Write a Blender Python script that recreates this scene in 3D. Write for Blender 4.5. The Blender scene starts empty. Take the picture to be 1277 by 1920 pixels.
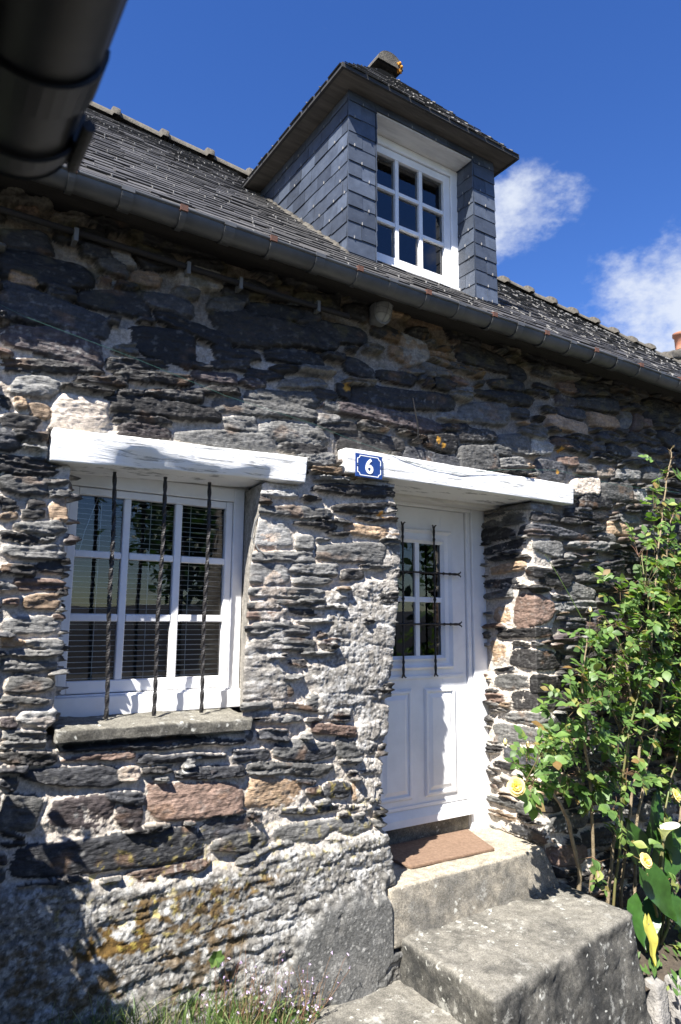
import bpy, bmesh, math, random
import numpy as np
from mathutils import Vector, Matrix
random.seed(11)
R = math.radians
SC = bpy.context.scene
COL = SC.collection
PI = math.pi

# ------------------------------------------------------------------ object helpers
def tag(o, label=None, cat=None, group=None, kind=None):
    if label: o['label'] = label
    if cat: o['category'] = cat
    if group: o['group'] = group
    if kind: o['kind'] = kind
    return o

def empty(name, loc=(0, 0, 0)):
    o = bpy.data.objects.new(name, None)
    o.location = loc
    o.empty_display_size = .1
    COL.objects.link(o)
    return o

def link(name, me, parent=None, mats=()):
    o = bpy.data.objects.new(name, me)
    COL.objects.link(o)
    for m in (mats if isinstance(mats, (list, tuple)) else [mats]):
        me.materials.append(m)
    if parent is not None:
        o.parent = parent
        # things' empties carry a location: keep the children's coordinates as world coordinates
        off = Vector((0, 0, 0))
        p = parent
        while p is not None:
            off += Vector(p.location)
            p = p.parent
        o.location = -off
    return o

class MB:
    """collects vertices and faces of one mesh"""
    def __init__(s): s.v = []; s.f = []; s.m = []; s.s = []
    def add(s, vs, fs, m=0, smooth=False):
        n = len(s.v)
        s.v += [tuple(v) for v in vs]
        for f in fs:
            s.f.append([i + n for i in f]); s.m.append(m); s.s.append(smooth)
    def box(s, x0, x1, y0, y1, z0, z1, m=0):
        s.hexa([(x0, y0, z0), (x1, y0, z0), (x1, y1, z0), (x0, y1, z0), (x0, y0, z1), (x1, y0, z1), (x1, y1, z1), (x0, y1, z1)], m)
    def hexa(s, p, m=0):
        s.add(p, [(0, 3, 2, 1), (4, 5, 6, 7), (0, 1, 5, 4), (1, 2, 6, 5), (2, 3, 7, 6), (3, 0, 4, 7)], m)
    def tube(s, pts, rad, n=8, m=0, cap=True, smooth=True):
        pts = [Vector(p) for p in pts]
        if not isinstance(rad, (list, tuple)): rad = [rad] * len(pts)
        rings = []
        up = Vector((0, 0, 1))
        t0 = (pts[1] - pts[0]).normalized()
        if abs(t0.dot(up)) > .9: up = Vector((1, 0, 0))
        a = t0.cross(up).normalized()
        for i, p in enumerate(pts):
            t = (pts[min(i + 1, len(pts) - 1)] - pts[max(i - 1, 0)]).normalized()
            a = (a - t * a.dot(t)).normalized()
            b = t.cross(a)
            rings.append([p + (a * math.cos(2 * PI * k / n) + b * math.sin(2 * PI * k / n)) * rad[i] for k in range(n)])
        vs = [v for r in rings for v in r]
        fs = [(i * n + k, i * n + (k + 1) % n, (i + 1) * n + (k + 1) % n, (i + 1) * n + k) for i in range(len(pts) - 1) for k in range(n)]
        s.add(vs, fs, m, smooth)
        if cap:
            s.add(rings[0], [list(range(n))[::-1]], m); s.add(rings[-1], [list(range(n))], m)
    def build(s, name, mats, parent=None, bevel=0, weld=False):
        me = bpy.data.meshes.new(name)
        me.from_pydata(s.v, [], s.f)
        me.polygons.foreach_set('material_index', s.m)
        me.polygons.foreach_set('use_smooth', s.s)
        me.update()
        o = link(name, me, parent, mats)
        if bevel:
            md = o.modifiers.new('bevel', 'BEVEL'); md.width = bevel; md.segments = 2; md.limit_method = 'ANGLE'; md.angle_limit = R(40)
        return o

# ------------------------------------------------------------------ numpy noise
def _h(i, j, seed):
    n = (i.astype(np.int64) * 374761393 + j.astype(np.int64) * 668265263 + seed * 1442695041) & 0xffffffff
    n = ((n ^ (n >> 13)) * 1274126177) & 0xffffffff
    return ((n ^ (n >> 16)) & 0xffff) / 65535.0
def pn(x, y, seed=0):
    xi = np.floor(x); yi = np.floor(y); xf = x - xi; yf = y - yi
    u = xf * xf * xf * (xf * (xf * 6 - 15) + 10); v = yf * yf * yf * (yf * (yf * 6 - 15) + 10)
    def g(di, dj):
        a = _h(xi + di, yi + dj, seed) * 2 * PI
        return np.cos(a) * (xf - di) + np.sin(a) * (yf - dj)
    a = g(0, 0); b = g(1, 0); c = g(0, 1); d = g(1, 1)
    return (a + (b - a) * u + (c - a) * v + (a - b - c + d) * u * v) * 1.5
def fb(x, y, seed=0, o=3):
    s = 0; a = 1; t = 0
    for k in range(o):
        s = s + a * pn(x * 2 ** k, y * 2 ** k, seed + 17 * k); t += a; a *= .5
    return s / t
def ss(a, b, x):
    t = np.clip((x - a) / (b - a), 0, 1)
    return t * t * (3 - 2 * t)

# ------------------------------------------------------------------ materials
def newmat(name):
    m = bpy.data.materials.new(name); m.use_nodes = True
    nt = m.node_tree; b = nt.nodes['Principled BSDF']
    return m, nt, b
def N(nt, t, **kw):
    n = nt.nodes.new(t)
    for k, v in kw.items():
        if k.startswith('i_'): n.inputs[k[2:].replace('_', ' ')].default_value = v
        else: setattr(n, k, v)
    return n
def ramp(nt, fac, stops):
    r = nt.nodes.new('ShaderNodeValToRGB')
    while len(r.color_ramp.elements) < len(stops): r.color_ramp.elements.new(.5)
    for e, (p, c) in zip(r.color_ramp.elements, stops):
        e.position = p; e.color = (c[0], c[1], c[2], 1) if hasattr(c, '__len__') else (c, c, c, 1)
    nt.links.new(fac, r.inputs[0]); return r.outputs[0]
def mix(nt, f, a, b, bt='MIX'):
    n = nt.nodes.new('ShaderNodeMix'); n.data_type = 'RGBA'; n.blend_type = bt
    for s, v in ((n.inputs[0], f), (n.inputs[6], a), (n.inputs[7], b)):
        if hasattr(v, 'links'): nt.links.new(v, s)
        elif hasattr(v, '__len__'): s.default_value = (v[0], v[1], v[2], 1)
        else: s.default_value = v
    return n.outputs[2]
def noise(nt, scale, detail=4, rough=.55, vec=None, st=None):
    n = N(nt, 'ShaderNodeTexNoise'); n.inputs['Scale'].default_value = scale; n.inputs['Detail'].default_value = detail; n.inputs['Roughness'].default_value = rough
    if vec is None:
        vec = N(nt, 'ShaderNodeTexCoord').outputs['Object']
    if st is not None:
        mp = N(nt, 'ShaderNodeMapping'); mp.inputs['Scale'].default_value = st
        nt.links.new(vec, mp.inputs[0]); vec = mp.outputs[0]
    nt.links.new(vec, n.inputs['Vector']); return n.outputs['Fac']
def bump(nt, b, h, strength=.5, dist=.01):
    n = N(nt, 'ShaderNodeBump'); n.inputs['Strength'].default_value = strength; n.inputs['Distance'].default_value = dist
    nt.links.new(h, n.inputs['Height']); nt.links.new(n.outputs[0], b.inputs['Normal'])
def simple(name, c1, c2=None, scale=8, rough=.6, bs=.3, bd=.004, metal=0, st=None, spec=None):
    m, nt, b = newmat(name)
    c2 = c2 or c1
    f = noise(nt, scale, 5, .6, st=st)
    nt.links.new(ramp(nt, f, [(.3, c1), (.7, c2)]), b.inputs['Base Color'])
    b.inputs['Roughness'].default_value = rough; b.inputs['Metallic'].default_value = metal
    if spec is not None: b.inputs['Specular IOR Level'].default_value = spec
    if bs: bump(nt, b, noise(nt, scale * 6, 4, .6, st=st), bs, bd)
    return m

def mat_wall():
    m, nt, b = newmat('rubble_stone')
    a = N(nt, 'ShaderNodeAttribute'); a.attribute_name = 'Col'
    n1 = noise(nt, 60, 6, .7); n2 = noise(nt, 300, 3, .7); n3 = noise(nt, 9, 4, .6)
    c = mix(nt, 1, a.outputs['Color'], ramp(nt, n1, [(.28, .5), (.5, 1.0), (.74, 1.5)]), 'MULTIPLY')
    c = mix(nt, 1, c, ramp(nt, n2, [(.3, .7), (.7, 1.25)]), 'MULTIPLY')
    c = mix(nt, 1, c, ramp(nt, n3, [(.3, .85), (.7, 1.12)]), 'MULTIPLY')
    nt.links.new(c, b.inputs['Base Color'])
    r = N(nt, 'ShaderNodeMapRange'); nt.links.new(a.outputs['Alpha'], r.inputs[0]); r.inputs[3].default_value = .58; r.inputs[4].default_value = .95
    nt.links.new(r.outputs[0], b.inputs['Roughness'])
    b.inputs['Specular IOR Level'].default_value = .35
    h = mix(nt, a.outputs['Alpha'], noise(nt, 26, 6, .65, st=(1, 1, 4)), noise(nt, 110, 5, .7))
    bump(nt, b, h, .75, .010)
    return m

def mat_slate(name, base, dirt, amt=.5, rough=.5):
    """slates: each one its own shade, rain streaks and pale lichen grit"""
    m, nt, b = newmat(name)
    g = N(nt, 'ShaderNodeNewGeometry')
    rnd = ramp(nt, g.outputs['Random Per Island'], [(0, .62), (.35, .92), (.7, 1.1), (1, 1.5)])
    c = mix(nt, 1, base, rnd, 'MULTIPLY')
    c = mix(nt, 1, c, ramp(nt, noise(nt, 14, 5, .65), [(.3, .75), (.7, 1.3)]), 'MULTIPLY')
    f = ramp(nt, noise(nt, 55, 5, .75), [(.5 + .12 * (1 - amt), 0), (.62 + .12 * (1 - amt), 1)])
    c = mix(nt, mix(nt, 1, f, (amt, amt, amt), 'MULTIPLY'), c, dirt)
    nt.links.new(c, b.inputs['Base Color'])
    b.inputs['Roughness'].default_value = rough
    bump(nt, b, noise(nt, 40, 5, .7), .35, .004)
    return m

def mat_paint(name, c=(.8, .8, .79), grain=(1, 1, 1), rough=.42, gs=8, bs=.12, dirt=.05, dscale=5):
    m, nt, b = newmat(name)
    f = ramp(nt, noise(nt, dscale, 5, .65, st=grain), [(.35, 1 - dirt * 2.2), (.6, 1)])
    nt.links.new(mix(nt, 1, c, f, 'MULTIPLY'), b.inputs['Base Color'])
    b.inputs['Roughness'].default_value = rough
    bump(nt, b, noise(nt, gs, 5, .6, st=grain), bs, .006)
    return m

def mat_lintel():
    m, nt, b = newmat('painted_timber')
    w = noise(nt, 4, 7, .72, st=(1, 3, 16))
    cr = ramp(nt, w, [(.385, .4), (.44, 1)])
    c = mix(nt, 1, (.84, .84, .82), cr, 'MULTIPLY')
    nt.links.new(c, b.inputs['Base Color']); b.inputs['Roughness'].default_value = .6
    bump(nt, b, w, .7, .012)
    return m

def mat_glass():
    m, nt, b = newmat('window_glass')
    nt.nodes.remove(b)
    out = nt.nodes['Material Output']
    fr = N(nt, 'ShaderNodeFresnel'); fr.inputs[0].default_value = 1.5
    mu = N(nt, 'ShaderNodeMath', operation='MULTIPLY'); mu.inputs[1].default_value = 2.0; mu.use_clamp = True
    nt.links.new(fr.outputs[0], mu.inputs[0])
    gl = N(nt, 'ShaderNodeBsdfGlossy'); gl.inputs['Roughness'].default_value = .005
    tr = N(nt, 'ShaderNodeBsdfTransparent'); tr.inputs[0].default_value = (.86, .9, .9, 1)
    bu = N(nt, 'ShaderNodeBump'); bu.inputs['Strength'].default_value = .04; bu.inputs['Distance'].default_value = .01
    nt.links.new(noise(nt, 3, 2, .5), bu.inputs['Height']); nt.links.new(bu.outputs[0], gl.inputs['Normal'])
    mx = N(nt, 'ShaderNodeMixShader')
    nt.links.new(mu.outputs[0], mx.inputs[0]); nt.links.new(tr.outputs[0], mx.inputs[1]); nt.links.new(gl.outputs[0], mx.inputs[2])
    nt.links.new(mx.outputs[0], out.inputs[0])
    return m

def mat_leaf(name, stops, rough=.42, trans=.35):
    m, nt, b = newmat(name)
    g = N(nt, 'ShaderNodeNewGeometry')
    c = ramp(nt, g.outputs['Random Per Island'], stops)
    c = mix(nt, 1, c, ramp(nt, noise(nt, 25, 3, .6), [(.3, .8), (.7, 1.2)]), 'MULTIPLY')
    nt.links.new(c, b.inputs['Base Color']); b.inputs['Roughness'].default_value = rough
    t = N(nt, 'ShaderNodeBsdfTranslucent')
    nt.links.new(mix(nt, 1, c, (1.3, 1.5, .5), 'MULTIPLY'), t.inputs[0])
    mx = N(nt, 'ShaderNodeMixShader'); mx.inputs[0].default_value = trans
    nt.links.new(b.outputs[0], mx.inputs[1]); nt.links.new(t.outputs[0], mx.inputs[2])
    nt.links.new(mx.outputs[0], nt.nodes['Material Output'].inputs[0])
    bump(nt, b, noise(nt, 90, 2, .5), .2, .003)
    return m

def mat_concrete(name, c_lo, c_hi, lich=.5, dark=(.07, .07, .065)):
    m, nt, b = newmat(name)
    geo = N(nt, 'ShaderNodeNewGeometry')
    base = ramp(nt, noise(nt, 3.2, 6, .7), [(.3, c_lo), (.52, c_hi), (.75, [x * 1.15 for x in c_hi])])
    sp = N(nt, 'ShaderNodeSeparateXYZ'); nt.links.new(geo.outputs['Normal'], sp.inputs[0])
    # darker tone on the upright sides, in patches
    side = N(nt, 'ShaderNodeMapRange'); nt.links.new(sp.outputs[2], side.inputs[0])
    side.inputs[1].default_value = .85; side.inputs[2].default_value = .3; side.inputs[3].default_value = 0; side.inputs[4].default_value = .9
    fm = mix(nt, 1, side.outputs[0], ramp(nt, noise(nt, 6, 6, .7), [(.35, .25), (.6, 1)]), 'MULTIPLY')
    c = mix(nt, fm, base, dark)
    c = mix(nt, 1, c, ramp(nt, noise(nt, 140, 5, .8), [(.3, .45), (.5, 1), (.7, 1.7)]), 'MULTIPLY')
    c = mix(nt, 1, c, ramp(nt, noise(nt, 22, 5, .7), [(.3, .65), (.5, 1), (.7, 1.35)]), 'MULTIPLY')
    # crusty lichen rosettes
    v = N(nt, 'ShaderNodeTexVoronoi'); v.inputs['Scale'].default_value = 19
    tc = N(nt, 'ShaderNodeTexCoord')
    ad = N(nt, 'ShaderNodeVectorMath', operation='ADD'); nt.links.new(tc.outputs['Object'], ad.inputs[0])
    nn = N(nt, 'ShaderNodeTexNoise'); nn.inputs['Scale'].default_value = 30; nt.links.new(tc.outputs['Object'], nn.inputs['Vector'])
    sc = N(nt, 'ShaderNodeVectorMath', operation='SCALE'); sc.inputs[3].default_value = .05; nt.links.new(nn.outputs['Color'], sc.inputs[0])
    nt.links.new(sc.outputs[0], ad.inputs[1]); nt.links.new(ad.outputs[0], v.inputs['Vector'])
    dots = ramp(nt, v.outputs['Distance'], [(.10, 1), (.22, 0)])
    where = ramp(nt, noise(nt, 3.6, 5, .7), [(.62 - .10 * lich, 0), (.66 - .10 * lich, 1)])
    crust = ramp(nt, noise(nt, 9, 7, .75), [(.60 - .02 * lich, 0), (.66 - .02 * lich, .75)])
    c = mix(nt, crust, c, (.36, .355, .32))
    c = mix(nt, mix(nt, 1, dots, where, 'MULTIPLY'), c, (.52, .52, .47))
    nt.links.new(c, b.inputs['Base Color']); b.inputs['Roughness'].default_value = .93
    b.inputs['Specular IOR Level'].default_value = .2
    bump(nt, b, noise(nt, 60, 8, .8), .85, .010)
    return m

M = {}
M['wall'] = mat_wall()
M['roof_slate'] = mat_slate('weathered_roof_slate', (.050, .048, .046), (.22, .21, .185), .4, .62)
M['clad_slate'] = mat_slate('blue_slate', (.050, .061, .082), (.22, .22, .215), .25, .45)
M['hook'] = simple('slate_hook_metal', (.42, .41, .39), (.22, .215, .20), 30, .45, 0, metal=.3)
M['paint'] = mat_paint('white_window_paint', (.80, .80, .80))
M['door'] = mat_paint('white_door_paint', (.80, .805, .815), dirt=.045, rough=.35, bs=.04)
M['lintel'] = mat_lintel()
M['shade_board'] = mat_paint('white_board', (.72, .70, .66), grain=(1, 6, 6), dirt=.09, bs=.3)
M['glass'] = mat_glass()
M['iron'] = simple('black_wrought_iron', (.014, .013, .013), (.03, .028, .028), 30, .5, .5, .004, 0.2)
M['zinc'] = simple('aged_zinc', (.06, .063, .065), (.12, .123, .123), 5, .5, .1, .003, .4)
M['zinc_dark'] = simple('dark_zinc_gutter', (.022, .023, .024), (.045, .046, .047), 5, .42, .1, .003, .4)
M['rust'] = simple('rusty_iron', (.13, .05, .03), (.06, .03, .022), 40, .9, .6, .004)
M['soffit'] = simple('weathered_board', (.055, .05, .043), (.12, .108, .092), 4, .85, .4, .006, st=(1, 8, 8))
M['black_edge'] = simple('dark_slate_edge', (.018, .018, .018), (.035, .033, .03), 9, .7, .3, .004)
M['dark_wood'] = simple('old_dark_timber', (.010, .008, .007), (.024, .019, .016), 5, .85, .5, .008, st=(1, 9, 9))
M['tile'] = simple('lichen_clay_ridge', (.035, .031, .027), (.125, .113, .09), 16, .95, .9, .012)
M['orange_lichen'] = simple('orange_lichen', (.60, .27, .02), (.45, .2, .03), 40, .95, .8, .008)
M['mortar'] = simple('pale_mortar', (.36, .33, .28), (.50, .46, .40), 14, .95, .9, .012)
M['sill'] = mat_concrete('stone_sill', (.075, .072, .06), (.19, .18, .15), 1.5, dark=(.06, .058, .052))
M['concrete'] = mat_concrete('old_concrete', (.055, .054, .050), (.185, .175, .150), 1.5, dark=(.028, .029, .029))
M['tread'] = mat_concrete('worn_concrete', (.20, .18, .145), (.36, .32, .25), .2, dark=(.13, .125, .112))
M['mat'] = simple('coir_mat', (.17, .105, .068), (.28, .185, .125), 60, 1, 1, .006)
M['dark'] = simple('dark_room', (.02, .02, .02), (.03, .03, .03), 3, .95, 0)
M['blind'] = simple('white_blind', (.80, .80, .80), None, 3, .4, 0)
M['sign_blue'] = simple('blue_enamel', (.014, .04, .17), (.02, .055, .21), 6, .15, .05, .002)
M['sign_white'] = simple('white_enamel', (.80, .82, .84), None, 6, .2, 0)
M['soil'] = simple('garden_soil', (.06, .045, .03), (.14, .11, .08), 20, 1, 1, .03)
M['ground'] = simple('gravel_ground', (.06, .058, .05), (.13, .125, .11), 12, 1, 1, .02)
M['bark'] = simple('woody_stem', (.16, .12, .07), (.30, .24, .15), 25, .85, .8, .006)
M['green_stem'] = simple('green_stem', (.09, .15, .035), (.16, .09, .05), 10, .55, .2, .003)
M['red_stem'] = simple('red_young_stem', (.14, .055, .04), (.09, .10, .035), 10, .5, .2, .003)
M['rose_leaf'] = mat_leaf('rose_leaf', [(0, (.06, .115, .03)), (.4, (.10, .185, .045)), (.8, (.15, .245, .06)), (.93, (.24, .28, .07)), (1, (.20, .12, .045))], .5, .35)
M['petal'] = mat_leaf('yellow_petal', [(0, (.86, .62, .20)), (.5, (.88, .72, .34)), (1, (.86, .80, .56))], .5, .3)
M['calla_leaf'] = mat_leaf('broad_leaf', [(0, (.015, .04, .01)), (.6, (.03, .08, .014)), (1, (.07, .15, .03))], .35, .1)
M['yellow_leaf'] = mat_leaf('yellowed_leaf', [(0, (.34, .33, .05)), (1, (.44, .38, .08))], .5, .3)
M['spathe'] = mat_leaf('white_spathe', [(0, (.80, .78, .70)), (1, (.84, .82, .76))], .4, .2)
M['grass'] = mat_leaf('grass_blade', [(0, (.06, .12, .025)), (.6, (.12, .19, .05)), (1, (.32, .30, .16))], .5, .3)
M['tree_leaf'] = mat_leaf('tree_leaf', [(0, (.02, .05, .012)), (1, (.05, .11, .025))], .5, .25)
M['purple'] = simple('mauve_petals', (.52, .36, .62), (.70, .62, .78), 20, .6, 0)
M['weed_stem'] = simple('dry_weed_stem', (.16, .06, .05), (.22, .17, .08), 20, .7, 0)
M['lamp_glass'] = simple('frosted_lamp_glass', (.26, .26, .24), (.36, .36, .33), 14, .35, .3, .004)
M['lamp_body'] = simple('grey_lamp_body', (.16, .16, .155), (.24, .24, .23), 20, .6, .3, .003)
M['cable'] = simple('cable_sheath', (.13, .13, .125), None, 5, .5, 0)
M['green_wire'] = simple('green_wire', (.03, .09, .075), None, 5, .5, 0)
M['terracotta'] = simple('terracotta', (.42, .17, .10), (.52, .24, .15), 12, .85, .3, .005)
M['edging'] = simple('edging_stone', (.16, .155, .15), (.36, .34, .31), 9, .9, .9, .015)
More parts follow.
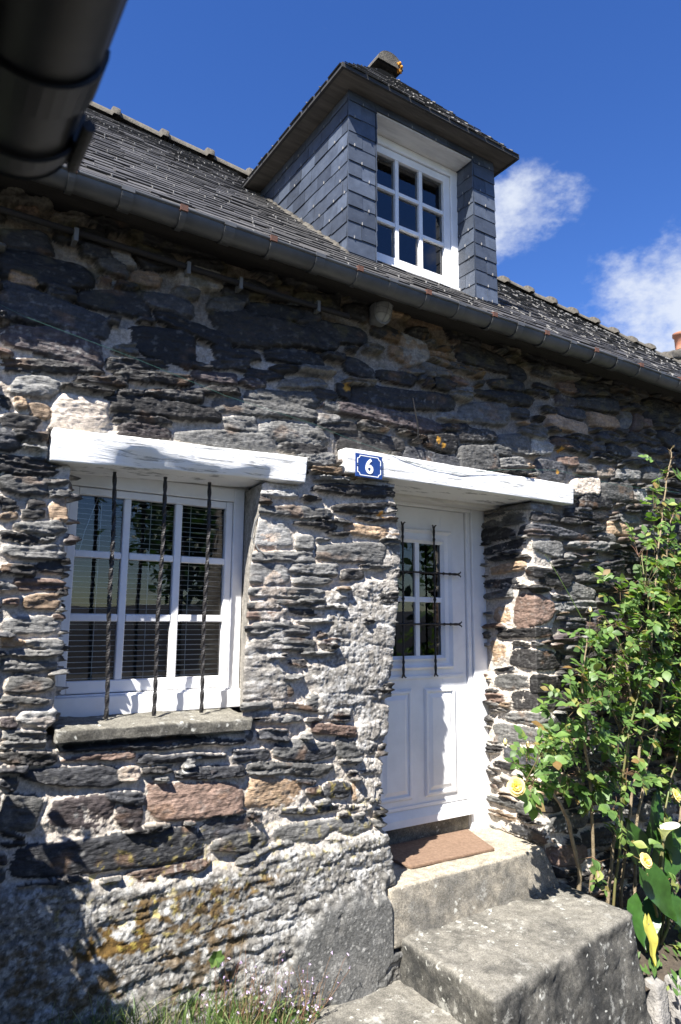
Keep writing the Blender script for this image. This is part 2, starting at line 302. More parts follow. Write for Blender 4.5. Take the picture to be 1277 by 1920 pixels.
# ------------------------------------------------------------------ the rubble wall
# stones seen in the wall: centre x, centre z, half length, half height, tilt, sort
STONES = "0.428 1.469 0.188 0.066 0.17 d;0.468 1.292 0.217 0.072 -0.09 b;0.467 1.152 0.202 0.065 0.03 p;0.334 1.406 0.059 0.024 -0.01 o;0.738 1.636 0.052 0.045 0.18 l;0.685 1.574 0.065 0.038 0.11 g;0.845 1.563 0.081 0.039 0.13 o;1.114 1.639 0.115 0.055 0.20 l;0.717 1.415 0.166 0.057 0.16 d;0.950 1.469 0.145 0.046 0.02 b;0.489 1.390 0.063 0.030 -0.01 d;1.260 1.547 0.094 0.042 0.16 g;1.046 1.540 0.067 0.030 0.18 g;1.471 1.458 0.260 0.086 0.12 d;1.098 1.375 0.190 0.037 -0.11 d;0.955 1.258 0.162 0.084 0.01 d;0.775 1.198 0.057 0.025 0.17 g;1.581 1.589 0.216 0.044 0.18 d;1.803 1.514 0.124 0.083 -0.06 d;0.839 1.142 0.147 0.028 0.19 d;1.324 1.300 0.120 0.035 0.17 d;1.286 1.240 0.100 0.029 0.18 d;1.647 1.355 0.168 0.040 0.11 d;1.477 1.228 0.115 0.032 0.21 d;1.582 1.275 0.087 0.022 0.17 d;1.212 1.159 0.111 0.030 0.08 p;0.920 1.095 0.178 0.029 0.12 d;0.679 1.033 0.114 0.018 0.12 d;1.696 1.223 0.138 0.029 0.15 g;1.410 1.169 0.074 0.028 0.06 p;0.474 1.050 0.202 0.029 0.14 d;0.418 0.951 0.098 0.046 0.11 l;1.013 1.036 0.141 0.029 0.12 d;1.239 1.094 0.101 0.027 0.16 d;1.584 1.128 0.217 0.039 0.09 g;0.807 1.003 0.060 0.015 0.14 d;0.602 0.871 0.118 0.082 0.12 w;0.366 0.866 0.025 0.025 0.07 o;0.439 0.851 0.047 0.034 -0.01 o;0.978 0.955 0.268 0.044 0.06 d;1.493 1.051 0.293 0.042 0.07 g;1.352 0.952 0.093 0.040 0.13 g;1.658 0.953 0.212 0.056 0.04 l;0.876 0.884 0.133 0.022 0.05 d;0.885 0.830 0.121 0.031 0.08 p;1.288 0.854 0.264 0.046 0.06 g;1.711 0.873 0.143 0.032 0.05 d;1.858 1.051 0.073 0.037 0.02 g;1.874 1.135 0.057 0.030 -0.14 g;1.821 1.185 0.063 0.026 0.13 d;0.365 0.795 0.073 0.033 -0.06 d;0.309 0.859 0.024 0.028 -0.30 d;0.336 1.582 0.105 0.054 0.21 d;0.553 1.679 0.109 0.038 0.21 d;0.618 1.630 0.070 0.044 0.22 d;0.896 1.675 0.091 0.053 0.20 d;1.141 1.724 0.106 0.028 0.20 d;1.366 1.666 0.104 0.043 0.08 d;1.308 1.613 0.073 0.050 0.08 d;1.549 1.689 0.080 0.044 0.19 d;1.784 1.708 0.142 0.046 0.11 d;1.731 1.612 0.075 0.047 0.19 d;1.892 1.550 0.219 0.063 0.14 d;2.449 1.572 0.104 0.086 0.15 l;2.315 1.533 0.051 0.039 -0.21 o;2.630 1.483 0.120 0.032 0.07 g;2.658 1.600 0.119 0.024 0.13 o;2.313 1.388 0.140 0.033 0.05 d;2.390 1.270 0.382 0.061 0.13 d;2.244 1.139 0.432 0.043 0.01 p;3.027 1.300 0.230 0.072 0.10 g;2.784 1.232 0.136 0.029 0.11 l;2.778 1.161 0.110 0.029 0.14 d;1.954 1.236 0.045 0.042 -0.15 d;1.832 1.196 0.078 0.025 0.06 d;2.143 0.973 0.226 0.057 0.09 d;1.914 1.028 0.135 0.030 0.09 d;2.655 1.054 0.138 0.054 0.07 d;2.944 1.141 0.181 0.041 0.11 d;2.586 0.942 0.233 0.047 -0.03 b;2.962 1.001 0.174 0.082 0.14 g;3.289 1.137 0.151 0.068 0.07 g;3.171 1.077 0.099 0.036 0.02 g;3.268 1.007 0.120 0.036 0.13 g;1.759 0.953 0.089 0.039 0.05 g;1.784 0.833 0.112 0.034 0.09 g;3.191 1.433 0.266 0.037 0.05 d;3.233 1.523 0.162 0.038 0.08 b;3.330 1.618 0.087 0.058 -0.01 d;3.019 1.662 0.226 0.068 -0.02 d;2.055 1.382 0.106 0.048 -0.14 d;2.240 1.650 0.106 0.045 -0.07 d;2.028 1.712 0.081 0.049 0.06 d;2.561 1.794 0.160 0.041 0.07 o;2.860 1.760 0.140 0.037 0.03 d;3.133 1.889 0.210 0.051 0.04 d;3.819 1.520 0.106 0.043 0.08 p;3.867 1.444 0.147 0.041 0.07 b;4.226 1.448 0.159 0.050 0.08 o;4.475 1.505 0.081 0.073 0.11 l;4.637 1.503 0.067 0.069 0.09 r;4.757 1.521 0.053 0.035 0.12 r;4.996 1.655 0.256 0.099 0.08 d;3.826 1.630 0.094 0.039 0.13 r;4.118 1.669 0.200 0.050 0.11 d;4.161 1.565 0.237 0.045 0.11 b;4.126 1.248 0.095 0.037 0.10 g;4.382 1.251 0.148 0.040 0.00 d;4.638 1.240 0.125 0.024 0.00 w;3.549 1.158 0.116 0.056 0.04 l;3.628 1.003 0.155 0.077 0.02 b;3.812 1.092 0.101 0.031 0.09 r;3.985 1.060 0.122 0.036 0.07 g;4.218 1.074 0.110 0.046 0.04 w;4.486 1.084 0.152 0.043 0.06 g;3.991 0.939 0.149 0.062 0.08 w;4.337 0.935 0.187 0.069 0.07 g;4.092 0.835 0.178 0.049 -0.02 d;4.610 0.935 0.089 0.052 0.05 l;4.346 0.662 0.120 0.043 0.04 o;4.173 0.589 0.104 0.027 -0.03 g;4.800 1.118 0.129 0.054 0.01 g;4.461 0.748 0.126 0.037 0.01 g;3.990 0.728 0.213 0.031 -0.05 d;3.800 0.674 0.102 0.026 0.00 d;3.553 0.681 0.145 0.029 0.00 d;4.739 0.787 0.087 0.033 0.03 b;3.588 0.300 0.222 0.036 -0.09 d;4.028 0.298 0.167 0.034 -0.01 g;3.775 0.424 0.057 0.021 -0.16 g;4.748 1.311 0.104 0.030 0.05 d;2.043 0.697 0.268 0.034 0.07 d;1.588 0.624 0.099 0.019 0.06 l;1.684 0.542 0.200 0.029 0.03 g;2.104 0.603 0.207 0.031 0.13 d;2.147 0.475 0.184 0.031 0.00 o;1.561 0.421 0.108 0.065 0.05 l;1.736 0.390 0.051 0.038 0.01 g;2.074 0.355 0.264 0.054 0.03 g;1.641 0.311 0.144 0.027 0.06 g;1.579 0.221 0.087 0.052 0.04 g;1.795 0.259 0.123 0.030 0.02 g;1.788 0.198 0.100 0.024 0.04 g;1.659 0.129 0.184 0.026 0.01 g;2.009 0.236 0.075 0.030 -0.00 d;2.202 0.187 0.109 0.027 0.03 p;1.640 -0.052 0.133 0.030 -0.00 g;1.656 -0.121 0.147 0.032 -0.03 g;1.526 0.059 0.102 0.018 -0.01 d;1.839 0.032 0.190 0.017 -0.04 d;1.514 0.014 0.101 0.018 -0.02 r;1.799 0.483 0.117 0.016 -0.02 d;1.485 -0.189 0.066 0.020 -0.07 d;1.740 -0.210 0.079 0.015 -0.10 d;1.528 -0.253 0.120 0.028 -0.06 g;1.580 -0.334 0.112 0.042 -0.05 g;1.932 -0.397 0.162 0.025 -0.07 g;1.729 -0.421 0.159 0.015 -0.08 d;1.598 -0.471 0.125 0.022 -0.09 g;1.563 -0.543 0.085 0.026 -0.11 b;1.960 -0.478 0.064 0.028 -0.02 b;1.918 -0.545 0.146 0.029 -0.12 r;1.751 -0.620 0.176 0.039 -0.06 g;2.077 -0.643 0.147 0.040 -0.09 g;1.663 -0.701 0.237 0.030 -0.12 g;1.581 -0.804 0.157 0.074 -0.14 o;1.756 -0.768 0.064 0.014 -0.16 b;1.799 -0.814 0.050 0.020 -0.06 p;1.941 -0.831 0.086 0.037 -0.15 b;2.128 -0.847 0.087 0.046 -0.08 o;1.906 -0.914 0.285 0.016 -0.08 b;1.477 -0.897 0.049 0.020 -0.25 b;1.877 -1.006 0.313 0.050 -0.07 g;1.473 -0.997 0.041 0.032 0.04 b;1.485 -0.626 0.065 0.031 -0.05 b;1.442 -0.514 0.026 0.048 -0.08 g;0.675 -0.629 0.192 0.039 -0.12 b;0.496 -0.539 0.102 0.023 -0.12 d;1.023 -0.532 0.419 0.023 -0.05 b;0.764 -0.564 0.141 0.013 -0.03 r;1.111 -0.596 0.200 0.017 -0.07 b;1.449 -0.623 0.099 0.030 -0.10 b;1.755 -0.628 0.181 0.044 -0.06 b;1.664 -0.702 0.226 0.029 -0.09 g;0.884 -0.641 0.048 0.032 -0.16 w;1.257 -0.673 0.162 0.027 -0.07 b;0.484 -0.746 0.075 0.064 -0.20 g;0.711 -0.775 0.131 0.064 -0.16 p;0.902 -0.810 0.056 0.045 -0.14 p;1.191 -0.784 0.227 0.078 -0.13 r;0.880 -0.738 0.088 0.026 -0.19 b;1.365 -0.914 0.164 0.048 -0.11 b;0.824 -0.936 0.382 0.069 -0.05 b;1.405 -0.990 0.138 0.040 -0.06 g;1.262 -1.172 0.168 0.060 -0.10 g;0.669 -1.150 0.095 0.049 -0.31 b;0.507 -1.093 0.073 0.057 -0.27 b;1.800 -1.217 0.127 0.051 -0.14 d;1.287 -1.435 0.103 0.045 -0.28 d;1.493 -1.568 0.069 0.044 -0.28 d;1.054 -1.570 0.078 0.065 -0.33 g;0.435 -0.633 0.034 0.022 -0.26 b;0.460 -0.839 0.044 0.029 -0.26 d;0.722 -1.440 0.058 0.053 -0.30 g;0.405 0.534 0.093 0.038 0.01 g;0.505 0.562 0.074 0.016 0.03 g;0.353 0.452 0.034 0.025 0.01 d;0.357 0.399 0.034 0.019 0.27 o;0.541 0.513 0.041 0.021 0.11 g;0.456 0.465 0.035 0.016 0.10 d;0.447 0.420 0.047 0.019 0.09 d;0.541 0.441 0.036 0.042 0.09 o;0.476 0.368 0.094 0.025 0.05 g;0.403 0.318 0.075 0.019 -0.05 d;0.458 0.265 0.113 0.030 0.03 l;0.407 0.193 0.068 0.022 0.00 d;0.524 0.207 0.051 0.025 0.02 d;0.489 0.134 0.090 0.026 0.00 r;0.506 0.063 0.073 0.034 0.02 o;0.466 -0.027 0.110 0.035 -0.02 g;0.403 -0.096 0.042 0.019 -0.01 o;0.514 -0.100 0.064 0.020 -0.06 g;0.489 -0.139 0.092 0.014 -0.02 g;0.473 -0.189 0.105 0.020 -0.04 l;0.488 -0.257 0.083 0.037 -0.08 g;0.471 -0.321 0.093 0.016 -0.09 g;0.515 -0.395 0.066 0.031 -0.11 l;0.415 -0.408 0.030 0.026 -0.07 p;0.472 -0.456 0.084 0.015 -0.05 g;0.475 -0.491 0.084 0.016 -0.05 g;3.623 0.287 0.183 0.065 0.00 d;3.430 0.072 0.177 0.102 0.02 r;3.143 0.045 0.079 0.062 -0.00 o;3.107 -0.201 0.074 0.069 0.04 o;3.438 -0.239 0.238 0.061 -0.02 d;3.328 -0.072 0.247 0.035 0.03 d;3.209 -0.387 0.162 0.044 0.05 g;3.507 -0.391 0.137 0.060 -0.04 d;3.459 -0.488 0.270 0.056 0.03 d;3.343 -0.601 0.200 0.034 0.05 g;3.232 -0.708 0.198 0.058 0.10 g;3.565 0.475 0.135 0.046 -0.05 g;3.878 0.204 0.149 0.047 -0.13 g;3.792 0.109 0.229 0.031 0.05 g"
SORT = {'d': (.025, .0235, .0225), 'b': (.043, .044, .048), 'g': (.120, .118, .111), 'l': (.25, .245, .23), 'p': (.058, .047, .046),
        'o': (.26, .185, .12), 'r': (.145, .10, .078), 'w': (.40, .345, .285)}
XD0, XD1, ZD0, ZD1 = 2.28, 3.42, -1.46, .80     # door opening
XW0, XW1, ZW0, ZW1 = .58, 1.50, -.46, .68       # window opening
rs = np.random.RandomState(4)

def stones_layout():
    L = []
    cs = .01
    ox, oz = -1.6, -2.1
    occ = np.zeros((int(4.05 / cs), int(10.8 / cs)), bool)
    gx = ox + np.arange(occ.shape[1]) * cs; gz = oz + np.arange(occ.shape[0]) * cs
    def region(x, z, a, b, t, m=1.0):
        e = max(a, b) * m + .02
        i0, i1 = np.searchsorted(gx, (x - e, x + e)); j0, j1 = np.searchsorted(gz, (z - b * m - a * abs(math.sin(t)) - .02, z + b * m + a * abs(math.sin(t)) + .02))
        X, Z = np.meshgrid(gx[i0:i1] - x, gz[j0:j1] - z)
        c, s = math.cos(t), math.sin(t)
        u = X * c + Z * s; v = -X * s + Z * c
        return (j0, j1, i0, i1), (np.abs(u / a) ** 3 + np.abs(v / b) ** 3)
    for s in STONES.split(';'):
        p = s.split()
        x, z, a, b, t = map(float, p[:5])
        L.append((x, z, a * .98, b * 1.0, t, SORT[p[5]], 1))
        (j0, j1, i0, i1), m = region(x, z, a, b, t)
        occ[j0:j1, i0:i1] |= m < 1
    # openings stay free of whole random stones except on their reveals
    for (x0, x1, z0, z1) in ((XD0 + .3, XD1 - .5, ZD0, ZD1), (XW0 + .25, XW1 - .25, ZW0, ZW1)):
        i0, i1 = np.searchsorted(gx, (x0, x1)); j0, j1 = np.searchsorted(gz, (z0, z1)); occ[j0:j1, i0:i1] = True
    kinds = 'dddddddddbbbbgggggggggprol'
    for a0, a1, b0, b1, n in ((.15, .28, .036, .062, 900), (.12, .24, .024, .042, 2200), (.08, .18, .015, .028, 4500), (.05, .11, .010, .020, 7000), (.025, .05, .008, .016, 5000)):
        for _ in range(n):
            x = rs.uniform(-1.5, 9.0); z = rs.uniform(-2.05, 1.9)
            if x > 5.8 and rs.rand() < .3: continue
            a = rs.uniform(a0, a1); b = rs.uniform(b0, b1)
            thin = (x > 3.45 and z > -1.2 and z < 1.15) or (2.0 > x > .2 and z < -.2) or x < .3
            if thin and b > .045 and rs.rand() < .8: continue
            if z > 1.2: b *= 1.3
            t = rs.normal(0, .05) + (.10 if z > 1.1 and x < 2.5 else 0)
            (j0, j1, i0, i1), fld = region(x, z, a, b, t, 1.12)
            m = fld < 1.4
            w = occ[j0:j1, i0:i1]
            if w.shape != m.shape or m.sum() == 0: continue
            if (w & m).sum() > .05 * m.sum(): continue
            occ[j0:j1, i0:i1] |= fld < 1
            k = kinds[rs.randint(len(kinds))]
            if x > 3.45 and k in 'glo' and rs.rand() < .6: k = 'd'
            L.append((x, z, a, b, t, SORT[k], 0))
    return L

def blobs(X, Z, lst, wob=.25, seed=5):
    """soft irregular patches: (x, z, rx, rz, amount)"""
    n = fb(X * 5, Z * 5, seed) * wob * 2
    out = np.zeros_like(X)
    for x, z, rx, rz, a in lst:
        d = np.sqrt(((X - x) / rx) ** 2 + ((Z - z) / rz) ** 2) + n
        out = np.maximum(out, a * ss(1.1, .75, d))
    return out

def spots(X, Z, scale, prob, r0, r1, seed):
    """round lichen spots, one at most per cell"""
    wx = X * scale + .35 * fb(X * scale * .9, Z * scale * .9, seed + 5, 2); wz = Z * scale + .35 * fb(X * scale * .9 + 9, Z * scale * .9, seed + 6, 2)
    i = np.floor(wx); j = np.floor(wz)
    a, b, c, d = (_h(i, j, seed + k) for k in range(4))
    r = r0 + (r1 - r0) * c * c
    dist = np.hypot(wx - i - .5 - (a - .5) * .5, wz - j - .5 - (b - .5) * .5)
    return ss(1.05, .8, dist / r) * (d < prob)

def build_wall(parent):
    G = .0055
    xd = np.arange(.06, 3.72, G); xm = np.arange(xd[-1] + .0075, 5.6, .0075); xr = np.arange(xm[-1] + .03, 9.2, .03); xl = np.arange(-1.5, .05, .02)
    xs = np.concatenate([xl, xd, xm, xr])
    for v in (XD0, XD1, XW0, XW1):
        xs[np.abs(xs - v).argmin()] = v
    zs = np.arange(-2.05, 1.88, G)
    for v in (ZD0, ZD1, ZW0, ZW1):
        zs[np.abs(zs - v).argmin()] = v
    X, Z = np.meshgrid(xs, zs)
    nz, nx = X.shape
    # warped lookup position so every joint wanders
    XX = X + .020 * fb(X * 4, Z * 5, 1) + .009 * fb(X * 14, Z * 24, 2) + .003 * pn(X * 60, Z * 60, 3)
    ZZ = Z + .015 * fb(X * 3.5, Z * 5, 4) + .0052 * fb(X * 12, Z * 26, 5) + .0020 * pn(X * 55, Z * 75, 6)
    best = np.full(X.shape, 9.0); hs = np.full(X.shape, -9.0); idm = np.full(X.shape, -1, np.int32)
    U = np.zeros_like(X); V = np.zeros_like(X)
    L = stones_layout()
    for k, (x, z, a, b, t, c, key) in enumerate(L):
        ext = a * 1.35 + .05; ez = b * 1.35 + a * abs(math.sin(t)) * 1.3 + .045
        i0, i1 = np.searchsorted(xs, (x - ext, x + ext)); j0, j1 = np.searchsorted(zs, (z - ez, z + ez))
        if i1 <= i0 or j1 <= j0: continue
        dx = XX[j0:j1, i0:i1] - x; dz = ZZ[j0:j1, i0:i1] - z
        cc, s = math.cos(t), math.sin(t)
        u = dx * cc + dz * s; v = -dx * s + dz * cc
        # each stone is a skewed wedge, not an oval
        q = rs.uniform(-.35, .35); w = rs.uniform(-.25, .25)
        vb = v / (b * (1 + q * np.clip(u / a, -1, 1))) ; ua = (u + w * v * 1.5) / a
        p = rs.uniform(2.6, 6)
        d = (np.abs(ua) ** p + np.abs(vb) ** p) ** (1 / p)
        sub = best[j0:j1, i0:i1]; m = d < sub
        sub[m] = d[m]; idm[j0:j1, i0:i1][m] = k; U[j0:j1, i0:i1][m] = u[m]; V[j0:j1, i0:i1][m] = v[m]
    n = len(L)
    A = np.array([s[2] for s in L] + [.1]); B = np.array([s[3] for s in L] + [.1]); C = np.array([s[5] for s in L] + [(.1, .1, .1)]); KEY = np.array([s[6] for s in L] + [0])
    base = rs.uniform(.004, .030, n + 1) * (1 - .35 * KEY[: n + 1]); tx = rs.uniform(-.10, .10, n + 1); tz = rs.uniform(-.28, .20, n + 1)
    rag = np.clip((.050 - B) / .026, .12, 1) * rs.uniform(.6, 1.25, n + 1)
    rag = rag * np.where(KEY > 0, .62, 1.0)
    lt = rs.uniform(.009, .020, n + 1) * np.where(KEY > 0, 1.3, 1.0)
    a_ = A[idm]; b_ = B[idm]; r_ = rag[idm]; t_ = lt[idm]
    lam = V / t_ + 1.3 * fb(U * 4 + idm * 7.3, V * 10, 9) + .35 * pn(U * 20, V * 30, 10)
    li = np.floor(lam); lf = lam - li
    lh = _h(li, idm.astype(float), 21)
    lu = fb(U * 9 + li * 3.7, idm * 1.31 + li * .77, 12, 2)
    ledge = (lh * .9 + .1 + lu * .9) * (1 - .5 * (1 - lf) ** 2)
    dome = 1 - np.clip(best, 0, 1.25) ** 12
    H = base[idm] + tx[idm] * U * .35 + tz[idm] * V * .35 + r_ * .034 * ledge + .0065 * fb(X * 12, Z * 26, 30) + .003 * pn(X * 45, Z * 110, 31)
    H = H * 1.0 + .012 * (dome - 1) + .004
    H[idm < 0] = -.09
    H = np.where(best > 1.12, -.09, H)

    # how much pale mortar fills the joints, and where lime and lichen crust covers the stones
    zline = np.interp(X, [-1.5, .4, .62, 1.28, 1.6, 2.14, 2.3], [-.95, -.98, -1.02, -1.08, -1.06, -1.04, -1.05])
    render = np.where(X < 2.6, ss(.03, -.04, Z - zline + .05 * fb(X * 6, Z * 6, 40)), 0)
    pier = blobs(X, Z, [(2.12, -.08, .30, .30, .9), (2.02, -.28, .26, .26, 1.0), (2.2, -.55, .16, .12, .9), (2.15, .14, .2, .08, .7), (2.2, -.80, .14, .16, .6), (1.58, -.1, .07, .4, .8), (1.57, -.30, .09, .25, .9), (2.25, .40, .06, .3, .5)], .3)
    lime = np.clip(.42 + .9 * fb(X * 1.7, Z * 2.2, 41), 0, 1)
    M_ = np.where(Z > 1.18 + .12 * fb(X * 3, Z * 3, 42), np.where(X < 2.1, .38, .12), .92)
    M_ = np.where((X > 3.60 + .12 * fb(X * 3, Z * 3, 43)) & (Z > -1.0), .16 + .28 * lime, M_)
    M_ = np.where((X > 1.9) & (X < 3.9) & (Z > .8), .30 + .3 * lime, M_)
    M_ = np.where((X > .4) & (X < 1.9) & (Z > .82) & (Z < 1.3), .72, M_)
    reveal = (X > XD0) & (X < XD1 + .03) & (Z < ZD1) & (X > 2.7)
    M_ = np.where(reveal, 1.0, M_)
    mort = -.034 + .031 * M_ + .010 * fb(X * 8, Z * 8, 44) + .0055 * fb(X * 40, Z * 40, 45) + .0026 * pn(X * 150, Z * 150, 46)
    mort += .010 * np.exp(-np.clip(best - 1, 0, 2) * 7) * M_
    mort += pier * (.022 + .013 * fb(X * 7, Z * 12, 47, 5) + .006 * np.abs(fb(X * 32, Z * 44, 48, 4)))
    mort += render * (.034 + .016 * fb(X * 2.5, Z * 3, 49, 3) + .0065 * fb(X * 19, Z * 22, 50, 5) + .0025 * pn(X * 170, Z * 170, 51))
    lowrev = reveal & (Z < -.45)
    mort += np.where(lowrev, .012 * ss(-.45, -.9, Z), 0)
    # smooth rendered sides of the window opening, and the cement block at the foot of the pier
    wrev = ((X > XW0 + .012) & (X < XW1 - .004) & (Z > ZW0) & (Z < ZW1))
    H = H - render * .045 - pier * .012
    ismort = mort > H
    h = np.maximum(mort, H)
    wall_sm = .004 + .012 * fb(X * 9, Z * 7, 52) * ss(XW1 - .24, XW1 - .05, X)
    h = np.where(wrev & (X > 1.0), wall_sm + .002 * pn(X * 80, Z * 80, 53), h)
    blk = blobs(X, Z, [(1.98, -1.58, .42, .25, 1), (2.2, -1.50, .10, .20, 1)], .45, 60)
    blk = np.where(X < 2.5, blk, 0)
    h = h * (1 - blk) + blk * (.062 + .006 * fb(X * 5, Z * 5, 54) + .0022 * pn(X * 90, Z * 90, 55))
    h = np.maximum(h, -.055)
    for (x0, x1, z0, z1, sl) in ((.487, 1.712, .640, .782, .036), (1.93, 3.79, .760, .905, .004)):
        zz = Z - (X - x0) * sl
        inn = (X > x0 - .004) & (X < x1 + .004) & (zz > z0 - .004) & (zz < z1 + .003)
        h = np.where(inn, np.minimum(h, -.02), h)
    h = np.where((X > .56) & (X < 1.47) & (Z > -.52) & (Z < -.43), -.03, h)
    h = np.where((X > 2.24) & (X < 3.50) & (Z > -1.62) & (Z < -1.325), np.minimum(h, -.03), h)

    # colours of the materials themselves
    ck = C[idm]
    tone = (.55 + .95 * _h(idm.astype(float), idm * 0.0 + 3, 77))[..., None]
    streak = (1 + .55 * fb(U * 7 + idm * 3.1, V * 45, 61))[..., None]
    patch = (1 + .5 * fb(X * 18, Z * 22, 62))[..., None]
    col = ck * tone * streak * patch
    rust = ss(.25, .5, fb(X * 5 + 9, Z * 8, 63))[..., None] * .35
    col = col * (1 - rust) + rust * np.array([.20, .115, .06]) * patch
    palel = ss(.24, .42, fb(X * 26, Z * 40, 64) + .35 * fb(X * 3, Z * 3, 65))[..., None] * .22
    col = col * (1 - palel) + palel * np.array([.30, .295, .275])
    mc = np.array([.54, .49, .425]) * (1 + .22 * fb(X * 12, Z * 12, 66) + .16 * pn(X * 60, Z * 60, 67))[..., None]
    warm = ss(.1, .5, fb(X * 3, Z * 4, 68))[..., None] * .35
    mc = mc * (1 - warm) + warm * np.array([.50, .38, .27])
    pinky = blobs(X, Z, [(1.56, .15, .08, .25, 1), (1.56, -.45, .12, .16, .8), (1.55, .3, .06, .1, 1)], .3, 69)[..., None] * .6
    mc = mc * (1 - pinky) + pinky * np.array([.52, .36, .25])
    dirty = (np.clip(1 - M_, 0, 1) * 1.0)[..., None]
    mc = mc * (1 - dirty * .82) + dirty * .82 * np.array([.055, .048, .038])
    im = ismort[..., None].astype(float)
    col = col * (1 - im) + im * mc
    # lichened render
    gr = fb(X * 34, Z * 38, 70, 5); g2 = fb(X * 7, Z * 9, 71, 5)
    rc = np.array([.21, .20, .18]) * (1 + .8 * gr)[..., None]
    wl = ss(.02, .22, gr * .6 + g2)[..., None]
    rc = rc * (1 - wl * .8) + wl * .8 * np.array([.44, .435, .415])
    ws = np.maximum(spots(X, Z, 22, .35, .2, .48, 101), spots(X, Z, 48, .3, .2, .48, 111))[..., None] * .7
    rc = rc * (1 - ws) + ws * np.array([.50, .495, .47])
    dk = ss(.14, .30, fb(X * 40, Z * 60, 72, 5))[..., None] * .8
    rc = rc * (1 - dk) + dk * np.array([.05, .05, .048])
    rr = (np.maximum(render, pier * .9) * ismort)[..., None]
    col = col * (1 - rr) + rr * rc
    lich = (ss(.22, .5, fb(X * 3 + 4, Z * 3, 73)) * spots(X, Z, 34, .6, .2, .5, 141))[..., None] * np.where((Z < -.3), .8, .3)[..., None]
    col = col * (1 - lich) + lich * np.array([.52, .51, .47])
    # cement block: grey with white spots
    sp = np.maximum(np.maximum(spots(X, Z, 60, .32, .15, .42, 121), spots(X, Z, 28, .14, .15, .40, 131)), ss(.12, .3, fb(X * 10, Z * 10, 75, 5)) * ss(-1.45, -1.25, Z) )[..., None]
    bc = np.array([.105, .105, .10]) * (1 + .3 * fb(X * 14, Z * 14, 76) + .35 * ss(-1.5, -1.9, Z))[..., None]
    bc = bc * (1 - sp * .6) + sp * .6 * np.array([.40, .395, .37])
    bs = ss(.05, .35, fb(X * 6, Z * 7, 77, 5))[..., None] * .5
    bc = bc * (1 - bs) + bs * np.array([.20, .195, .18])
    col = col * (1 - blk[..., None]) + blk[..., None] * bc
    # moss and yellow lichen low on the left
    mo = blobs(X, Z, [(.84, -1.27, .20, .075, 1), (1.15, -1.20, .30, .09, .9), (1.45, -1.18, .14, .06, .9), (1.2, -1.45, .2, .2, .75), (.78, -1.42, .14, .12, .8), (.5, -1.35, .3, .15, .7), (1.35, -1.32, .1, .12, .8)], .4, 80)
    mo = (mo * ss(-.02, .12, fb(X * 16, Z * 19, 81, 5) + .03))[..., None]
    col = col * (1 - mo) + mo * np.array([.105, .062, .016]) * (1 + .7 * fb(X * 50, Z * 50, 82))[..., None]
    ye = .6 * (blobs(X, Z, [(.78, -1.02, .10, .05, 1), (.98, -1.22, .16, .10, .8), (1.9, -1.0, .4, .25, .45), (1.1, -1.1, .5, .2, .5)], .4, 83) * ss(.22, .34, fb(X * 26, Z * 26, 84)))[..., None]
    col = col * (1 - ye) + ye * np.array([.52, .42, .09])
    for (x, z, r) in ((1.965, 1.252, .035), (2.18, .573, .022), (3.72, 1.16, .03), (3.68, 1.00, .025), (2.62, 1.06, .03), (2.66, 1.03, .03)):
        o = (.8 * ss(1.2, .6, np.hypot(X - x, Z - z) / (r * .62) + .9 * fb(X * 30, Z * 30, 85)))[..., None]
        col = col * (1 - o) + o * np.array([.56, .29, .035])
    # under the eaves: shade painted into the stone colour, besides dirt and moss
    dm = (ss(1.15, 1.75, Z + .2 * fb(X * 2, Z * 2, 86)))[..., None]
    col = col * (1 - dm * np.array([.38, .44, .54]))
    gm = (ss(.12, .38, fb(X * 7, Z * 9, 87)) * ss(1.3, 1.55, Z))[..., None] * .6
    col = col * (1 - gm) + gm * np.array([.075, .062, .025])
    om = (blobs(X, Z, [(2.55, 1.62, .35, .09, 1), (2.9, 1.52, .35, .07, .8), (2.35, 1.50, .1, .08, 1)], .5, 88) * ss(0, .2, fb(X * 14, Z * 14, 89)))[..., None] * .6
    col = col * (1 - om) + om * np.array([.20, .115, .045])
    smw = (wrev & (X > 1.0))[..., None]
    col = np.where(smw, np.array([.30, .28, .245]) * (1 + .5 * fb(X * 20, Z * 9, 90))[..., None], col)
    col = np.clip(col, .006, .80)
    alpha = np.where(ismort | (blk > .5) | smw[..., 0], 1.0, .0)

    # geometry: fold the surface round the corners of the two openings
    PX = X.copy(); PY = np.full_like(X, 3.0); NX = np.zeros_like(X); NY = -np.ones_like(X)
    keep = np.ones(X.shape, bool)
    edge = np.interp(Z, [-1.6, -1.5, -1.26, -1.12, -.99, -.73, -.41, -.19, .15, .30, .48, .66, .8], [2.26, 2.262, 2.262, 2.225, 2.185, 2.205, 2.255, 2.272, 2.312, 2.330, 2.328, 2.30, 2.30]) - XD0 - .012
    def fold(x0, x1, z0, z1, dl, dr):
        inside = (X >= x0) & (X <= x1) & (Z >= z0) & (Z <= z1)
        l = inside & (X - x0 <= dl); r = inside & (x1 - X <= dr)
        PX[l] = x0; PY[l] = 3.0 + (X[l] - x0)
        PX[r] = x1; PY[r] = 3.0 + (x1 - X[r])
        keep[inside & ~l & ~r] = False
        zr = (Z >= z0) & (Z <= z1)
        for xc, sgn in ((x0, 1), (x1, -1)):
            s = (X - xc) * sgn                    # >0 towards the inside
            k = zr & (np.abs(s) < .035) | (zr & (l if sgn > 0 else r))
            th = np.clip((s + .03) / .06, 0, 1) * PI / 2
            NX[k] = np.sin(th[k]) * sgn; NY[k] = -np.cos(th[k])
        return zr
    zr = fold(XD0, XD1, ZD0, ZD1, .42, .48)
    fold(XW0, XW1, ZW0, ZW1, .26, .26)
